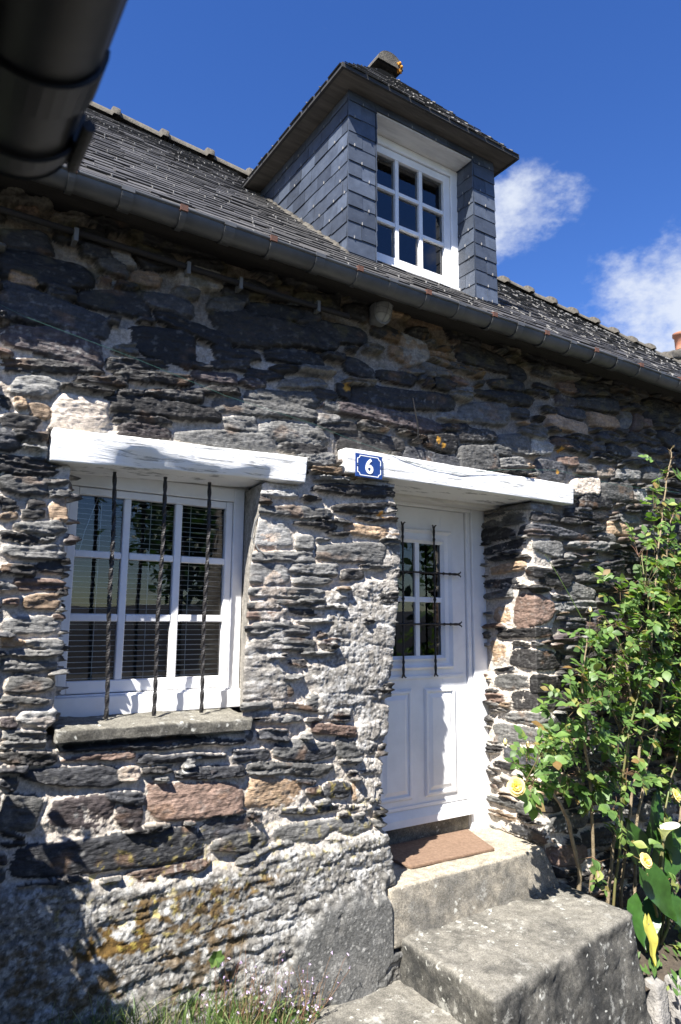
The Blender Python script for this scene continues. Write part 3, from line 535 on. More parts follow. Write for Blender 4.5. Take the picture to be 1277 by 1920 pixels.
    sh = edge * np.where(X > XD0, 1, np.exp(-np.clip(XD0 - X, 0, 2) / .18)) * (PX < 2.6) * (X < 2.75)
    PX = PX + sh
    ew = np.interp(Z, [-.5, -.1, .25, .45, .68], [-.088, -.080, -.068, -.035, -.012]) * (Z > ZW0) * (Z < ZW1)
    ew = ew * np.where(PY > 3.0, np.clip(1 - (PY - 3.0) / .22, 0, 1), np.exp(-np.clip(X - XW1, 0, 2) / .12)) * (X > 1.2) * (X < 2.0)
    PX = PX + ew
    # undulating old wall, battered towards the foot
    bulge = .02 * fb(X * .7, Z * .9, 95) + np.interp(Z, [-2.1, -1.2, -.6], [.05, .015, 0])
    hh = h
    front = (NY < -.99)
    P = np.stack([PX + NX * hh, PY + NY * hh - bulge * np.clip(-NY, 0, 1), Z], -1)
    idx = np.arange(nx * nz).reshape(nz, nx)
    q = keep[:-1, :-1] & keep[1:, :-1] & keep[:-1, 1:] & keep[1:, 1:]
    # no faces between folded and unfolded rows
    def rowcut(x0, x1, z0, z1):
        j0 = np.abs(zs - z0).argmin(); j1 = np.abs(zs - z1).argmin()
        i0 = np.abs(xs - x0).argmin(); i1 = np.abs(xs - x1).argmin()
        q[j0 - 1, i0:i1] = False; q[j1, i0:i1] = False
    rowcut(XD0, XD1, ZD0, ZD1); rowcut(XW0, XW1, ZW0, ZW1)
    F = np.stack([idx[:-1, :-1][q], idx[:-1, 1:][q], idx[1:, 1:][q], idx[1:, :-1][q]], -1)
    me = bpy.data.meshes.new('wall')
    me.vertices.add(nx * nz); me.vertices.foreach_set('co', P.reshape(-1).astype(np.float32))
    me.loops.add(F.size); me.loops.foreach_set('vertex_index', F.reshape(-1).astype(np.int32))
    me.polygons.add(len(F)); me.polygons.foreach_set('loop_start', (np.arange(len(F)) * 4).astype(np.int32))
    at = me.color_attributes.new('Col', 'FLOAT_COLOR', 'POINT')
    at.data.foreach_set('color', np.concatenate([col, alpha[..., None]], -1).reshape(-1).astype(np.float32))
    me.update(calc_edges=True)
    me.polygons.foreach_set('use_smooth', np.ones(len(F), bool))
    me.update()
    o = link('wall', me, parent, M['wall'])
    # dark solid body behind the face so that no light leaks through the house
    return o
# ------------------------------------------------------------------ house
house = tag(empty('stone_house', (2.5, 3.0, -1.95)), 'old slate-rubble stone house with white door and window, slate roof and slate-hung dormer', 'house')
wall = build_wall(house)

# solid core behind the face, leaving rooms behind the openings
mb = MB()
for (x0, x1, z0, z1) in ((-1.5, .5, -2.05, 1.86), (1.60, 2.20, -2.05, 1.86), (3.54, 9.2, -2.05, 1.86), (.5, 1.60, -2.05, -.50), (.5, 1.60, .84, 1.86), (2.20, 3.54, -2.05, -1.46), (2.20, 3.54, .95, 1.86)):
    mb.box(x0 + .002, x1 - .002, 3.075, 3.62, z0, z1)
mb.box(-1.5, 9.2, 4.4, 4.45, -2.05, 1.86)
mb.box(-1.5, 9.2, 3.62, 4.4, 1.80, 1.86)
mb.box(-1.5, 9.2, 3.62, 4.4, -2.05, -1.95)
mb.build('room_walls', M['dark'], house)

def roof_z(x, y):
    """ruled slope from the eaves to a ridge that sags and drops to the right"""
    zr = np.interp(x, [-2, 1.0, 2.4, 5.9, 9.1, 12], [4.27, 4.20, 4.13, 4.03, 3.82, 3.60])
    t = (y - 2.745) / (5.45 - 2.745)
    return 1.808 + (zr - 1.808) * t

def slate_quad(mb, p, ux, up, nrm, w, l, th, lift, m=0, jag=.0):
    """a slate: p bottom-left corner on the slope, lower edge lifted"""
    j = lambda: random.uniform(-jag, jag)
    a = p + nrm * lift + up * j(); b = a + ux * w + up * j() * .6
    c = p + ux * w + up * l + nrm * .002; d = p + up * l + nrm * .002
    n = nrm * th
    mb.hexa([a, b, c, d, a + n, b + n, c + n, d + n], m)

# main roof
mb = MB()
rows = 42
x_lo, x_hi = -1.3, 10.5
for r in range(rows):
    t0 = r / rows; t1 = (r + 1.9) / rows
    off = (r % 2) * .09 + random.uniform(-.012, .012)
    x = x_lo + off
    while x < x_hi:
        w = random.uniform(.165, .195)
        y0 = 2.745 + t0 * 2.705; y1 = min(2.745 + t1 * 2.705, 5.45)
        if not (2.14 < x < 2.98 and y0 > 3.16):
            def pt(xx, yy, lift): return Vector((xx, yy - lift * .65, float(roof_z(xx, yy)) + lift * .76))
            lf = random.uniform(.007, .014); th = random.uniform(.004, .007)
            jy = random.uniform(-.006, .006)
            A = pt(x, y0 + jy, lf); B = pt(x + w - .004, y0 + jy + random.uniform(-.004, .004), lf); Cc = pt(x + w - .004, y1, .001); D = pt(x, y1, .001)
            n = Vector((0, -.65, .76)) * th
            mb.hexa([A, B, Cc, D, A + n, B + n, Cc + n, D + n], 0)
            if random.random() < .30:        # pale hook or grit at the foot of a slate
                hx = x + w * .5 + random.uniform(-.02, .02); s = random.uniform(.002, .004) + (.003 if random.random() < .1 else 0)
                h = pt(hx, y0 + jy - .004, lf)
                mb.hexa([h + Vector(v) for v in ((-s, -.004, -.006), (s, -.004, -.006), (s, .012, .012), (-s, .012, .012), (-s, -.010, .004), (s, -.010, .004), (s, .010, .018), (-s, .010, .018))], 1)
            if x > 3.2 and random.random() < (.55 if (x % .56) < .17 else .02):      # pale lichen along the joints of the right-hand slope
                h = pt(x + w - .003, y0 + .02, lf + .004); s = random.uniform(.003, .008); l = random.uniform(.02, .06)
                mb.hexa([h + Vector(v) for v in ((-s, 0, 0), (s, 0, 0), (s, l, l * .86), (-s, l, l * .86), (-s, -.002, .005), (s, -.002, .005), (s, l, l * .86 + .003), (-s, l, l * .86 + .003))], 1)
        x += w
roof = mb.build('roof', [M['roof_slate'], M['hook']], house)
mb = MB()   # roof deck and rear slope
for k in range(24):
    xa = x_lo + k * (x_hi - x_lo) / 24; xb = x_lo + (k + 1) * (x_hi - x_lo) / 24
    if xb > 2.0 and xa < 3.2 : continue
    za, zb = float(roof_z(xa, 5.45)), float(roof_z(xb, 5.45)); ea, eb = float(roof_z(xa, 2.76)), float(roof_z(xb, 2.76))
    mb.hexa([(xa, 2.76, ea - .03), (xb, 2.76, eb - .03), (xb, 5.45, zb - .03), (xa, 5.45, za - .03), (xa, 2.76, ea - .004), (xb, 2.76, eb - .004), (xb, 5.45, zb - .004), (xa, 5.45, za - .004)])
for xa, xb in ((x_lo, x_hi),):
    mb.add([(xa, 5.46, float(roof_z(xa, 5.45)) - .01), (xb, 5.46, float(roof_z(xb, 5.45)) - .01), (xb, 8.4, 1.8), (xa, 8.4, 1.8)], [(0, 1, 2, 3)])
mb.build('roof_deck', M['roof_slate'], roof)
def ridge_tile_mesh(L_, r_, lip=.022):
    mb = MB(); n = 15
    prof = [(0, r_), (L_ - .07, r_ * .97), (L_ - .065, r_ + lip), (L_ - .01, r_ + lip), (L_, r_ * .9)]
    vs = []
    for (l, rr) in prof:
        for k in range(n): a = PI * k / (n - 1); vs.append((l, -math.cos(a) * rr, math.sin(a) * rr * .85))
    fs = [(i * n + k, i * n + k + 1, (i + 1) * n + k + 1, (i + 1) * n + k) for i in range(len(prof) - 1) for k in range(n - 1)]
    mb.add(vs, fs, 0, True)
    for i in (0, len(prof) - 1): mb.add(vs[i * n:(i + 1) * n], [list(range(n))], 0)
    return mb
first = None
x = x_lo
while x < x_hi - .4:
    z = float(roof_z(x, 5.45)); z2 = float(roof_z(x + .42, 5.45))
    if first is None:
        o = ridge_tile_mesh(.43, .105, .038).build('ridge_tile', M['tile'], roof); first = o
        base = Vector(o.location)
    else:
        o = first.copy(); COL.objects.link(o); o.parent = roof
    o.location = base + Vector((x, 5.45, z - .02 + random.uniform(-.012, .012)))
    o.rotation_euler = (random.uniform(-.06, .06), math.atan2(z - z2, .42) + random.uniform(-.03, .03), random.uniform(-.03, .03))
    x += .42

# eaves: timber plate, soffit board, conduit pipe with clips
mb = MB()
mb.box(-1.4, 9.6, 2.78, 3.06, 1.775, 1.80)
mb.box(-1.4, 9.6, 2.755, 2.779, 1.735, 1.815)
mb.build('eaves_timber', M['dark_wood'], house)
mb = MB()
pts = [(x_, 2.945 + .006 * math.sin(x_ * 3), 1.655 + .012 * math.sin(x_ * 2.1 + 1)) for x_ in np.arange(-1.2, 2.1, .15)]
mb.tube(pts, .015, 8)
cond = mb.build('conduit', M['dark_wood'], house)
for xx in (.52, 1.03, 1.30, 1.75):
    mb = MB(); mb.box(xx - .009, xx + .009, 2.925, 2.99, 1.615, 1.675); mb.build('clip', M['cable'], cond)

# half-round gutter
def gutter_mesh(name, x0, x1, yc, zc, r, mats, parent, axis='x', cap=True, lipw=.009, n=14):
    """open half-round channel with a rolled outer rim; axis x or y"""
    mb = MB()
    P_ = []
    K = max(2, int(abs(x1 - x0) / .25))
    for i in range(K + 1):
        s = x0 + (x1 - x0) * i / K
        sag = .004 * math.sin(s * 2.3) + .003 * math.sin(s * 5.1)
        for rr in (r, r - .004):
            for k in range(n + 1):
                a = PI + PI * k / n
                P_.append((s, yc + math.cos(a) * rr, zc + math.sin(a) * rr + sag))
    w = 2 * (n + 1)
    fs = []
    for i in range(K):
        for k in range(n):
            fs.append((i * w + k, i * w + k + 1, (i + 1) * w + k + 1, (i + 1) * w + k))
            fs.append((i * w + n + 1 + k + 1, i * w + n + 1 + k, (i + 1) * w + n + 1 + k, (i + 1) * w + n + 1 + k + 1))
    if axis == 'y': P_ = [(p[1], p[0], p[2]) for p in P_]
    mb.add(P_, fs, 0, True)
    rim = [(x0 + (x1 - x0) * i / K, yc + (-r if axis == 'x' else r), zc + .004 + .004 * math.sin((x0 + (x1 - x0) * i / K) * 2.3)) for i in range(K + 1)]
    if axis == 'y': rim = [(p[1], p[0], p[2]) for p in rim]
    mb.tube(rim, lipw, 8, 0)
    if cap:
        for s in (x0, x1):
            c = [(s, yc + math.cos(PI + PI * k / n) * (r + .003), zc + math.sin(PI + PI * k / n) * (r + .003)) for k in range(n + 1)]
            if axis == 'y': c = [(p[1], p[0], p[2]) for p in c]
            mb.add(c, [list(range(n + 1))], 0)
    return mb.build(name, mats, parent)
gut = gutter_mesh('gutter', -1.35, 9.9, 2.764, 1.784, .056, M['zinc'], house)
def gutter_band(s, w, yc, zc, r, axis='x', n=14):
    mb = MB(); vs = []
    for e in (s - w / 2, s + w / 2):
        for rr in (r + .006, r + .0005):
            for k in range(n + 1):
                a = PI + PI * k / n; vs.append((e, yc + math.cos(a) * rr, zc + math.sin(a) * rr))
    m_ = n + 1
    fs = [(k, k + 1, 2 * m_ + k + 1, 2 * m_ + k) for k in range(n)]
    for e in (0, 2 * m_): fs += [(e + k, e + k + 1, e + m_ + k + 1, e + m_ + k) for k in range(n)]
    if axis == 'y': vs = [(p[1], p[0], p[2]) for p in vs]
    mb.add(vs, fs, 0, False)
    return mb
joint = bracket = None
xx = -1.0
k = 0
while xx < 9.7:
    rusty = (k % 2 == 0)
    if rusty:
        if bracket is None:
            mb = gutter_band(0, .026, 2.764, 1.784, .0572)
            fl = MB(); fl.box(-.017, .017, 2.693, 2.724, 1.776, 1.803); fl.box(-.012, .012, 2.72, 2.86, 1.803, 1.808)
            mb.m = [0] * len(mb.m); nb_ = len(mb.f); mb.add(fl.v, fl.f, 1)
            bracket = mb.build('gutter_bracket', [M['zinc'], M['rust']], gut); o = bracket; b0 = Vector(o.location)
        else:
            o = bracket.copy(); COL.objects.link(o); o.parent = gut
        o.location = b0 + Vector((xx, 0, random.uniform(-.003, .003)))
    else:
        if joint is None:
            mb = gutter_band(0, .05, 2.764, 1.784, .0560); mb.box(-.028, .028, 2.697, 2.716, 1.778, 1.797)
            joint = mb.build('gutter_joint', M['zinc'], gut); o = joint; j0 = Vector(o.location)
        else:
            o = joint.copy(); COL.objects.link(o); o.parent = gut
        o.location = j0 + Vector((xx, 0, 0))
    xx += .235 + random.uniform(-.02, .03); k += 1

# ------------------------------------------------------------------ painted timber lintels
def rough_block(name, pts_bottom, pts_top, mat_, parent, cell=.02, amp=.004, bevel=.008, seed=3, sculpt=None):
    """prism between two quads (bottom/top, counter-clockwise), subdivided, worn edges, hand-hewn"""
    bm = bmesh.new()
    vb = [bm.verts.new(p) for p in pts_bottom]; vt = [bm.verts.new(p) for p in pts_top]
    n = len(vb)
    bm.faces.new(vb[::-1]); bm.faces.new(vt)
    for i in range(n): bm.faces.new((vb[i], vb[(i + 1) % n], vt[(i + 1) % n], vt[i]))
    bmesh.ops.bevel(bm, geom=bm.edges[:], offset=bevel, segments=2, affect='EDGES', profile=.6)
    bmesh.ops.triangulate(bm, faces=[f for f in bm.faces if len(f.verts) > 4])
    for _ in range(9):
        es = [e for e in bm.edges if e.calc_length() > cell * 1.6]
        if not es: break
        bmesh.ops.subdivide_edges(bm, edges=es, cuts=1)
        bmesh.ops.triangulate(bm, faces=[f for f in bm.faces if len(f.verts) > 4])
    bm.normal_update()
    co = np.array([v.co[:] for v in bm.verts]); no = np.array([v.normal[:] for v in bm.verts])
    d = fb((co[:, 0] + co[:, 1] * .7) * 6, (co[:, 2] + co[:, 1] * .5) * 9, seed) * 1.0 + .45 * fb((co[:, 0] + co[:, 1]) * 26, (co[:, 2] - co[:, 1]) * 30, seed + 1)
    co = co + no * (d * amp)[:, None]
    if sculpt: co = sculpt(co)
    for v, c in zip(bm.verts, co): v.co = c
    me = bpy.data.meshes.new(name); bm.to_mesh(me); bm.free()
    for p in me.polygons: p.use_smooth = True
    return link(name, me, parent, mat_)
def quad(x0, x1, y0, y1, z): return [(x0, y0, z), (x1, y0, z), (x1, y1, z), (x0, y1, z)]
def hew(co):
    # the lower front arris of the window lintel is adzed away in a long wavering scoop
    x, y, z = co.T
    k = ss(.62, .85, x) * ss(1.60, 1.45, x)
    t = np.clip((.735 + .02 * np.sin(x * 9) - z) / .09, 0, 1) * np.clip((3.1 - y) / .14, 0, 1)
    y = y + k * t * (.045 + .012 * np.sin(x * 23)); z = z + k * t * .012
    return np.stack([x, y, z], -1)
rough_block('lintel', [(.487, 2.958, .640), (1.705, 2.958, .690), (1.705, 3.24, .690), (.487, 3.24, .646)],
            [(.492, 2.955, .782), (1.712, 2.955, .822), (1.712, 3.24, .822), (.492, 3.24, .782)], M['lintel'], house, .022, .003, .006, 5, hew)
rough_block('lintel', [(1.952, 2.945, .772), (3.775, 2.945, .780), (3.775, 3.30, .784), (1.952, 3.30, .772)],
            [(1.935, 2.942, .905), (3.785, 2.942, .914), (3.785, 3.30, .914), (1.935, 3.30, .905)], M['lintel'], house, .03, .0025, .006, 8)
# soffit boards behind the timber
mb = MB()
mb.box(2.25, 3.46, 3.302, 3.56, .762, .79); mb.box(2.25, 3.46, 3.296, 3.301, .757, .80)
mb.build('lintel_board', M['shade_board'], house, bevel=.003)
mb = MB(); mb.box(.55, 1.54, 3.242, 3.40, .665, .70)
mb.build('lintel_board', M['shade_board'], house, bevel=.003)

# stone window sill, lichen-crusted
rough_block('window_sill', [(.585, 2.945, -.490), (1.435, 2.945, -.506), (1.44, 3.30, -.512), (.585, 3.30, -.50)], [(.585, 2.950, -.442), (1.44, 2.950, -.452), (1.44, 3.34, -.420), (.585, 3.34, -.412)], M['sill'], house, .013, .012, .007, 21)

# ------------------------------------------------------------------ the barred window
win = empty('window', (0, 0, 0)); win.parent = house; win.location = -Vector(house.location)
fy = 3.225
mb = MB()
# fixed frame, stepped
mb.box(.56, .628, fy, 3.31, -.392, .668); mb.box(1.435, 1.492, fy, 3.31, -.392, .668)
mb.box(.628, 1.435, fy, 3.31, .600, .668); mb.box(.628, 1.435, fy - .002, 3.31, -.345, -.336)
mb.box(.540, 1.500, fy - .022, 3.31, -.430, -.345)
mb.build('frame', M['paint'], win, bevel=.004)
mb = MB()
sy = fy + .012
GX = [.668, .875, .915, 1.127, 1.170, 1.397]; GZ = [-.278, -.018, .022, .270, .308, .562]
mb.box(.630, GX[0], sy, 3.28, -.334, .598); mb.box(GX[5], 1.433, sy, 3.28, -.334, .598)
mb.box(GX[0], GX[5], sy + .001, 3.28, GZ[5], .597); mb.box(GX[0], GX[5], sy + .001, 3.28, -.333, GZ[0])
for a, b in ((GX[1], GX[2]), (GX[3], GX[4])):
    mb.box(a + .003, b - .003, sy + .006, 3.275, GZ[0], GZ[5]); 
for a, b in ((GZ[1], GZ[2]), (GZ[3], GZ[4])):
    for c, d in ((GX[0], GX[1]), (GX[2], GX[3]), (GX[4], GX[5])): mb.box(c - .0015, d + .0015, sy + .004, 3.274, a + .003, b - .003)
mb.build('sash', M['paint'], win, bevel=.005)
mb = MB(); mb.add([(.66, 3.262, -.30), (1.405, 3.262, -.30), (1.405, 3.2625, .58), (.66, 3.2625, .58)], [(0, 1, 2, 3)]); mb.build('pane', M['glass'], win)
mb = MB()
for k in range(36):
    z = -.30 + k * .0245
    mb.box(.645, 1.42, 3.318, 3.3235 if z > -.05 else 3.335, z, z + (.0016 if z > .02 else .0030))  # lower slats drawn thicker and deeper, for a sunlit look
for xx in (.79, 1.03, 1.235): mb.box(xx, xx + .0022, 3.316, 3.3175, -.33, .60)
mb.tube([(.775, 3.312, .58), (.72, 3.312, .40), (.70, 3.312, .30)], .0018, 5)
mb.build('blind', M['blind'], win)
def twisted_bar(name, x, y, z0, z1, s, parent, mat_, lean=0, twist=26, n=90):
    mb = MB(); vs = []
    for i in range(n + 1):
        t = i / n; z = z0 + (z1 - z0) * t; a = twist * (z - z0) * (1 if .08 < t < .92 else 1)
        for k in range(4):
            b = a + k * PI / 2 + PI / 4
            vs.append((x + lean * (1 - t) + math.cos(b) * s + .003 * math.sin(t * 9 + x), y + math.sin(b) * s, z))
    fs = [(i * 4 + k, i * 4 + (k + 1) % 4, (i + 1) * 4 + (k + 1) % 4, (i + 1) * 4 + k) for i in range(n) for k in range(4)]
    mb.add(vs, fs); return mb.build(name, mat_, parent)
for xx, ln in ((.788, .024), (1.024, -.004), (1.246, -.002)):
    twisted_bar('bar', xx, 3.10, -.43,   .66, .0100, win, M['iron'], ln)

# ------------------------------------------------------------------ the front door
door = empty('door', (0, 0, 0)); door.parent = house; door.location = -Vector(house.location)
dy = 3.44
mb = MB()
mb.box(3.300, 3.425, dy - .012, 3.55, -1.335, .765); mb.box(3.262, 3.298, dy + .004, 3.55, -1.335, .74)
mb.box(2.24, 2.37, dy - .012, 3.55, -1.335, .765); mb.box(2.372, 2.41, dy + .004, 3.55, -1.335, .74)
mb.box(2.372, 3.298, dy - .010, 3.55, .7405, .765)
mb.build('frame', M['door'], door, bevel=.006)
ly = dy + .022
L0, L1 = 2.414, 3.258
gx0, gx1, gz0, gz1 = 2.635, 3.045, -.225, .505
mb = MB()
mb.box(L0, gx0, ly, 3.50, -1.215, .738); mb.box(gx1, L1, ly, 3.50, -1.215, .738)
mb.box(gx0, gx1, ly + .0008, 3.499, gz1, .7375); mb.box(gx0, gx1, ly + .0008, 3.499, -1.2145, gz0)
leaf = mb.build('leaf', M['door'], door, bevel=.002)
mb = MB()
def moulding(x0, x1, z0, z1, w, y0, y1):
    """mitred frame moulding, sloping from y0 (outer) up to y1 and back"""
    for (ox, oz, ix, iz, ya, yb) in ((0, 0, w * .45, w * .45, y0, y1), (w * .45, w * .45, w, w, y1, y0 + .004)):
        a = [(x0 + ox, ya, z0 + oz), (x1 - ox, ya, z0 + oz), (x1 - ox, ya, z1 - oz), (x0 + ox, ya, z1 - oz)]
        b = [(x0 + ix, yb, z0 + iz), (x1 - ix, yb, z0 + iz), (x1 - ix, yb, z1 - iz), (x0 + ix, yb, z1 - iz)]
        mb.add(a + b, [(i, (i + 1) % 4, 4 + (i + 1) % 4, 4 + i) for i in range(4)])
moulding(gx0 - .095, gx1 + .095, gz0 - .085, gz1 + .095, .035, ly - .001, ly - .022)
moulding(gx0 - .032, gx1 + .032, gz0 - .032, gz1 + .032, .036, ly - .001, ly - .018)
mb.build('moulding', M['door'], leaf)
mb = MB()
mb.box(2.8225, 2.8575, ly - .004, ly + .02, gz0, gz1); mb.box(gx0, 2.822, ly - .002, ly + .018, .118, .152); mb.box(2.858, gx1, ly - .002, ly + .018, .118, .152)
mb.build('glazing_bar', M['door'], leaf, bevel=.003)
mb = MB(); mb.add([(gx0 - .003, ly + .012, gz0 - .003), (gx1 + .003, ly + .012, gz0 - .003), (gx1 + .003, ly + .0122, gz1 + .003), (gx0 - .003, ly + .0122, gz1 + .003)], [(0, 1, 2, 3)]); mb.build('pane', M['glass'], leaf)
for (x0, x1) in ((2.885, 3.150), (2.520, 2.785)):
    mb = MB()
    z0, z1 = -1.085, -.425
    for (e, y) in ((0, ly - .001),):
        rings = [(0, ly - .0008), (.012, ly - .013), (.024, ly - .013), (.030, ly - .002), (.036, ly - .002), (.062, ly - .014)]
        vs = []
        for (i_, yy) in rings: vs += [(x0 + i_, yy, z0 + i_), (x1 - i_, yy, z0 + i_), (x1 - i_, yy, z1 - i_), (x0 + i_, yy, z1 - i_)]
        fs = [(r * 4 + i, r * 4 + (i + 1) % 4, (r + 1) * 4 + (i + 1) % 4, (r + 1) * 4 + i) for r in range(len(rings) - 1) for i in range(4)]
        k = (len(rings) - 1) * 4; fs.append((k, k + 1, k + 2, k + 3))
        mb.add(vs, fs)
    mb.build('door_panel', M['door'], leaf)
mb = MB()
for (za, zb, y) in ((-.365, -.345, .010),): mb.box(L0 + .03, L1 - .03, ly - y, ly + .002, za, zb)
mb.build('rail_moulding', M['door'], leaf, bevel=.003)
mb = MB()
mb.hexa([(L0 + .005, ly - .045, -1.225), (L1 - .01, ly - .045, -1.225), (L1 - .01, ly + .001, -1.232), (L0 + .005, ly + .001, -1.232), (L0 + .005, ly - .038, -1.185), (L1 - .01, ly - .038, -1.185), (L1 - .01, ly + .001, -1.140), (L0 + .005, ly + .001, -1.140)])
mb.box(L0 + .005, L1 - .01, ly - .008, ly + .001, -1.139, -1.118)
mb.build('weather_bar', M['door'], leaf, bevel=.003)
def iron_bar(a, b, parent):
    """flat wrought bar with knots, ending in split curled tips"""
    mb = MB(); a = Vector(a); b = Vector(b); d = (b - a); L_ = d.length; d.normalize()
    side = d.cross(Vector((0, 1, 0)))
    ts = np.linspace(0, 1, 61); pts = []; rad = []
    for t in ts:
        s = t * L_; e = min(s, L_ - s)
        r = .0062
        for c in (.075, .13, L_ * .34, L_ * .5):
            r = max(r, .0115 * math.exp(-((e - c) / .010) ** 2))
        if e < .06: r = .0062 + .003 * math.sin(e / .06 * PI)
        pts.append(a + d * s); rad.append(r)
    mb.tube(pts, rad, 7)
    for p, q in ((a, -d), (b, d)):
        for s in (-1, 1):
            mb.tube([p - q * .012, p + q * .006 + side * s * .006, p + q * .016 + side * s * .013 + Vector((0, -.004, 0)), p + q * .014 + side * s * .020 + Vector((0, -.006, 0))], [.006, .0055, .004, .002], 6)
    return mb.build('grille_bar', M['iron'], parent)
gr = MB()
iron_bar((2.700, ly - .030, .610), (2.700, ly - .030, -.335), door)
iron_bar((2.962, ly - .030, .610), (2.962, ly - .030, -.335), door)
iron_bar((2.505, ly - .040, .308), (3.165, ly - .040, .308), door)
iron_bar((2.505, ly - .040, -.022), (3.165, ly - .040, -.022), door)
mb = MB(); mb.box(2.375, 3.30, 3.475, 3.60, -1.40, -1.232)
mb.build('threshold', M['tread'], door)
mb = MB(); mb.box(2.3, 3.5, 3.85, 3.87, -1.4, .9); mb.box(2.21, 2.23, 3.60, 3.86, -1.4, .9)
mb.build('dark_backing', M['dark'], door)  # dark sheets stand in for the unlit interior behind the door glass

# ------------------------------------------------------------------ the dormer
dm = empty('dormer', (0, 0, 0)); dm.parent = house; dm.location = -Vector(house.location)
XA, XB, XC, XE = 2.040, 2.225, 3.050, 3.235     # outer left, opening left, opening right, outer right
YF = 3.085; ZT = 3.178
mb = MB()
V_ = Vector
def clad(p0, ux, width, zb, zt, nrm, slates, row0=0, jagx=True):
    z = zb; r = row0
    while z < zt:
        offs = (0, .5, .25, .75)[r % 4] if width > .5 else (0 if r % 2 else .5)
        x = -slates * offs if width > .5 else 0
        cuts = [0.0]
        if width > .5:
            c = slates * (1 - offs) if offs else slates
            while c < width - .02: cuts.append(c + random.uniform(-.008, .008)); c += slates
        elif r % 2 == 0: cuts.append(width * random.uniform(.48, .56))
        cuts.append(width)
        for a, b in zip(cuts[:-1], cuts[1:]):
            zz = z + random.uniform(-.004, .004)
            top = min(z + .185, zt)
            lf = random.uniform(.009, .013); th = .004
            P0 = p0 + ux * (a + .0012) ; P1 = p0 + ux * (b - .0012)
            A = V_((P0.x, P0.y, zz)) + nrm * lf; B = V_((P1.x, P1.y, zz + random.uniform(-.002, .002))) + nrm * lf
            Cc = V_((P1.x, P1.y, top)) + nrm * .001; D = V_((P0.x, P0.y, top)) + nrm * .001
            n = nrm * th
            mb.hexa([A, B, Cc, D, A + n, B + n, Cc + n, D + n], 0)
            if random.random() < .6:
                hp = (A + B) / 2 + n + ux * random.uniform(-.01, .01); s = random.uniform(.0016, .003)
                u = ux * s
                mb.hexa([hp - u + V_((0, 0, -.004)), hp + u + V_((0, 0, -.004)), hp + u + V_((0, 0, .016)), hp - u + V_((0, 0, .016)),
                         hp - u + nrm * .004 + V_((0, 0, -.004)), hp + u + nrm * .004 + V_((0, 0, -.004)), hp + u + nrm * .004 + V_((0, 0, .012)), hp - u + nrm * .004 + V_((0, 0, .012))], 1)
        z += .0985; r += 1
clad(V_((XA, 4.42, 0)), V_((0, -1, 0)), 4.42 - YF, 1.92, ZT, V_((-1, 0, 0)), .165)
clad(V_((XE, YF, 0)), V_((0, 1, 0)), 4.42 - YF, 1.92, ZT, V_((1, 0, 0)), .165)
clad(V_((XA - .014, YF, 0)), V_((1, 0, 0)), XB - XA + .014, 1.92, ZT, V_((0, -1, 0)), .1, 1)
clad(V_((XC, YF, 0)), V_((1, 0, 0)), XE - XC + .014, 1.92, ZT, V_((0, -1, 0)), .1, 0)
clad(V_((XC, 3.25, 0)), V_((0, -1, 0)), 3.25 - YF + .014, 1.92, 3.13, V_((-1, 0, 0)), .1, 1)
clad(V_((XB, YF - .014, 0)), V_((0, 1, 0)), 3.25 - YF, 1.92, 3.13, V_((1, 0, 0)), .1, 0)
clad(V_((XB, YF, 0)), V_((1, 0, 0)), XC - XB, 3.122, ZT, V_((0, -1, 0)), .2, 0)
# carcass behind the slates
mb.box(XA + .0005, XB - .002, YF + .0005, 4.42, 1.86, ZT - .001); mb.box(XC + .002, XE - .0005, YF + .0005, 4.42, 1.86, ZT - .001)
mb.box(XB - .0015, XC + .0015, YF + .001, 4.42, 3.124, ZT - .002)
dwall = mb.build('cladding', [M['clad_slate'], M['hook']], dm)
mb = MB(); mb.box(XB, XC, YF - .004, 3.27, 3.112, 3.1235); mb.build('soffit_board', M['shade_board'], dm)
mb = MB(); mb.box(XB - .1, XC + .1, 4.2, 4.25, 1.9, 3.2); mb.box(XB - .001, XC + .001, 3.33, 4.2, 1.86, 1.90)
mb.build('room_wall', M['dark'], dm)
# dormer window
dw = MB()
wy = 3.225
dw.box(XB - .03, XB + .052, wy, 3.32, 2.175, 3.111); dw.box(XC - .068, XC + .004, wy, 3.32, 2.175, 3.111)
dw.box(XB + .052, XC - .068, wy, 3.32, 3.055, 3.111); dw.box(XB - .03, XC + .004, wy - .018, 3.32, 2.175, 2.228); dw.box(XB - .02, XC - .002, wy - .034, 3.30, 2.16, 2.176)
dframe = dw.build('window_frame', M['paint'], dm, bevel=.004)
mb = MB()
s0, s1, b0_, b1_ = XB + .054, XC - .070, 2.231, 3.053
q0, q1, r0, r1 = s0 + .042, s1 - .055, 2.300, 3.000
mb.box(s0, q0, wy + .012, 3.29, b0_, b1_); mb.box(q1, s1, wy + .012, 3.29, b0_, b1_); mb.box(q0, q1, wy + .013, 3.289, r1, b1_ - .001); mb.box(q0, q1, wy + .013, 3.289, b0_ + .001, r0)
xs3 = [q0, q0 + (q1 - q0) / 3, q0 + 2 * (q1 - q0) / 3, q1]; zs3 = [r0, r0 + (r1 - r0) / 3, r0 + 2 * (r1 - r0) / 3, r1]
for c in xs3[1:3]: mb.box(c - .015, c + .015, wy + .016, 3.285, r0, r1)
for c in zs3[1:3]:
    for i in range(3): mb.box(xs3[i] + (.0155 if i else 0), xs3[i + 1] - (.0155 if i < 2 else 0), wy + .018, 3.283, c - .014, c + .014)
mb.build('sash', M['paint'], dm, bevel=.004)
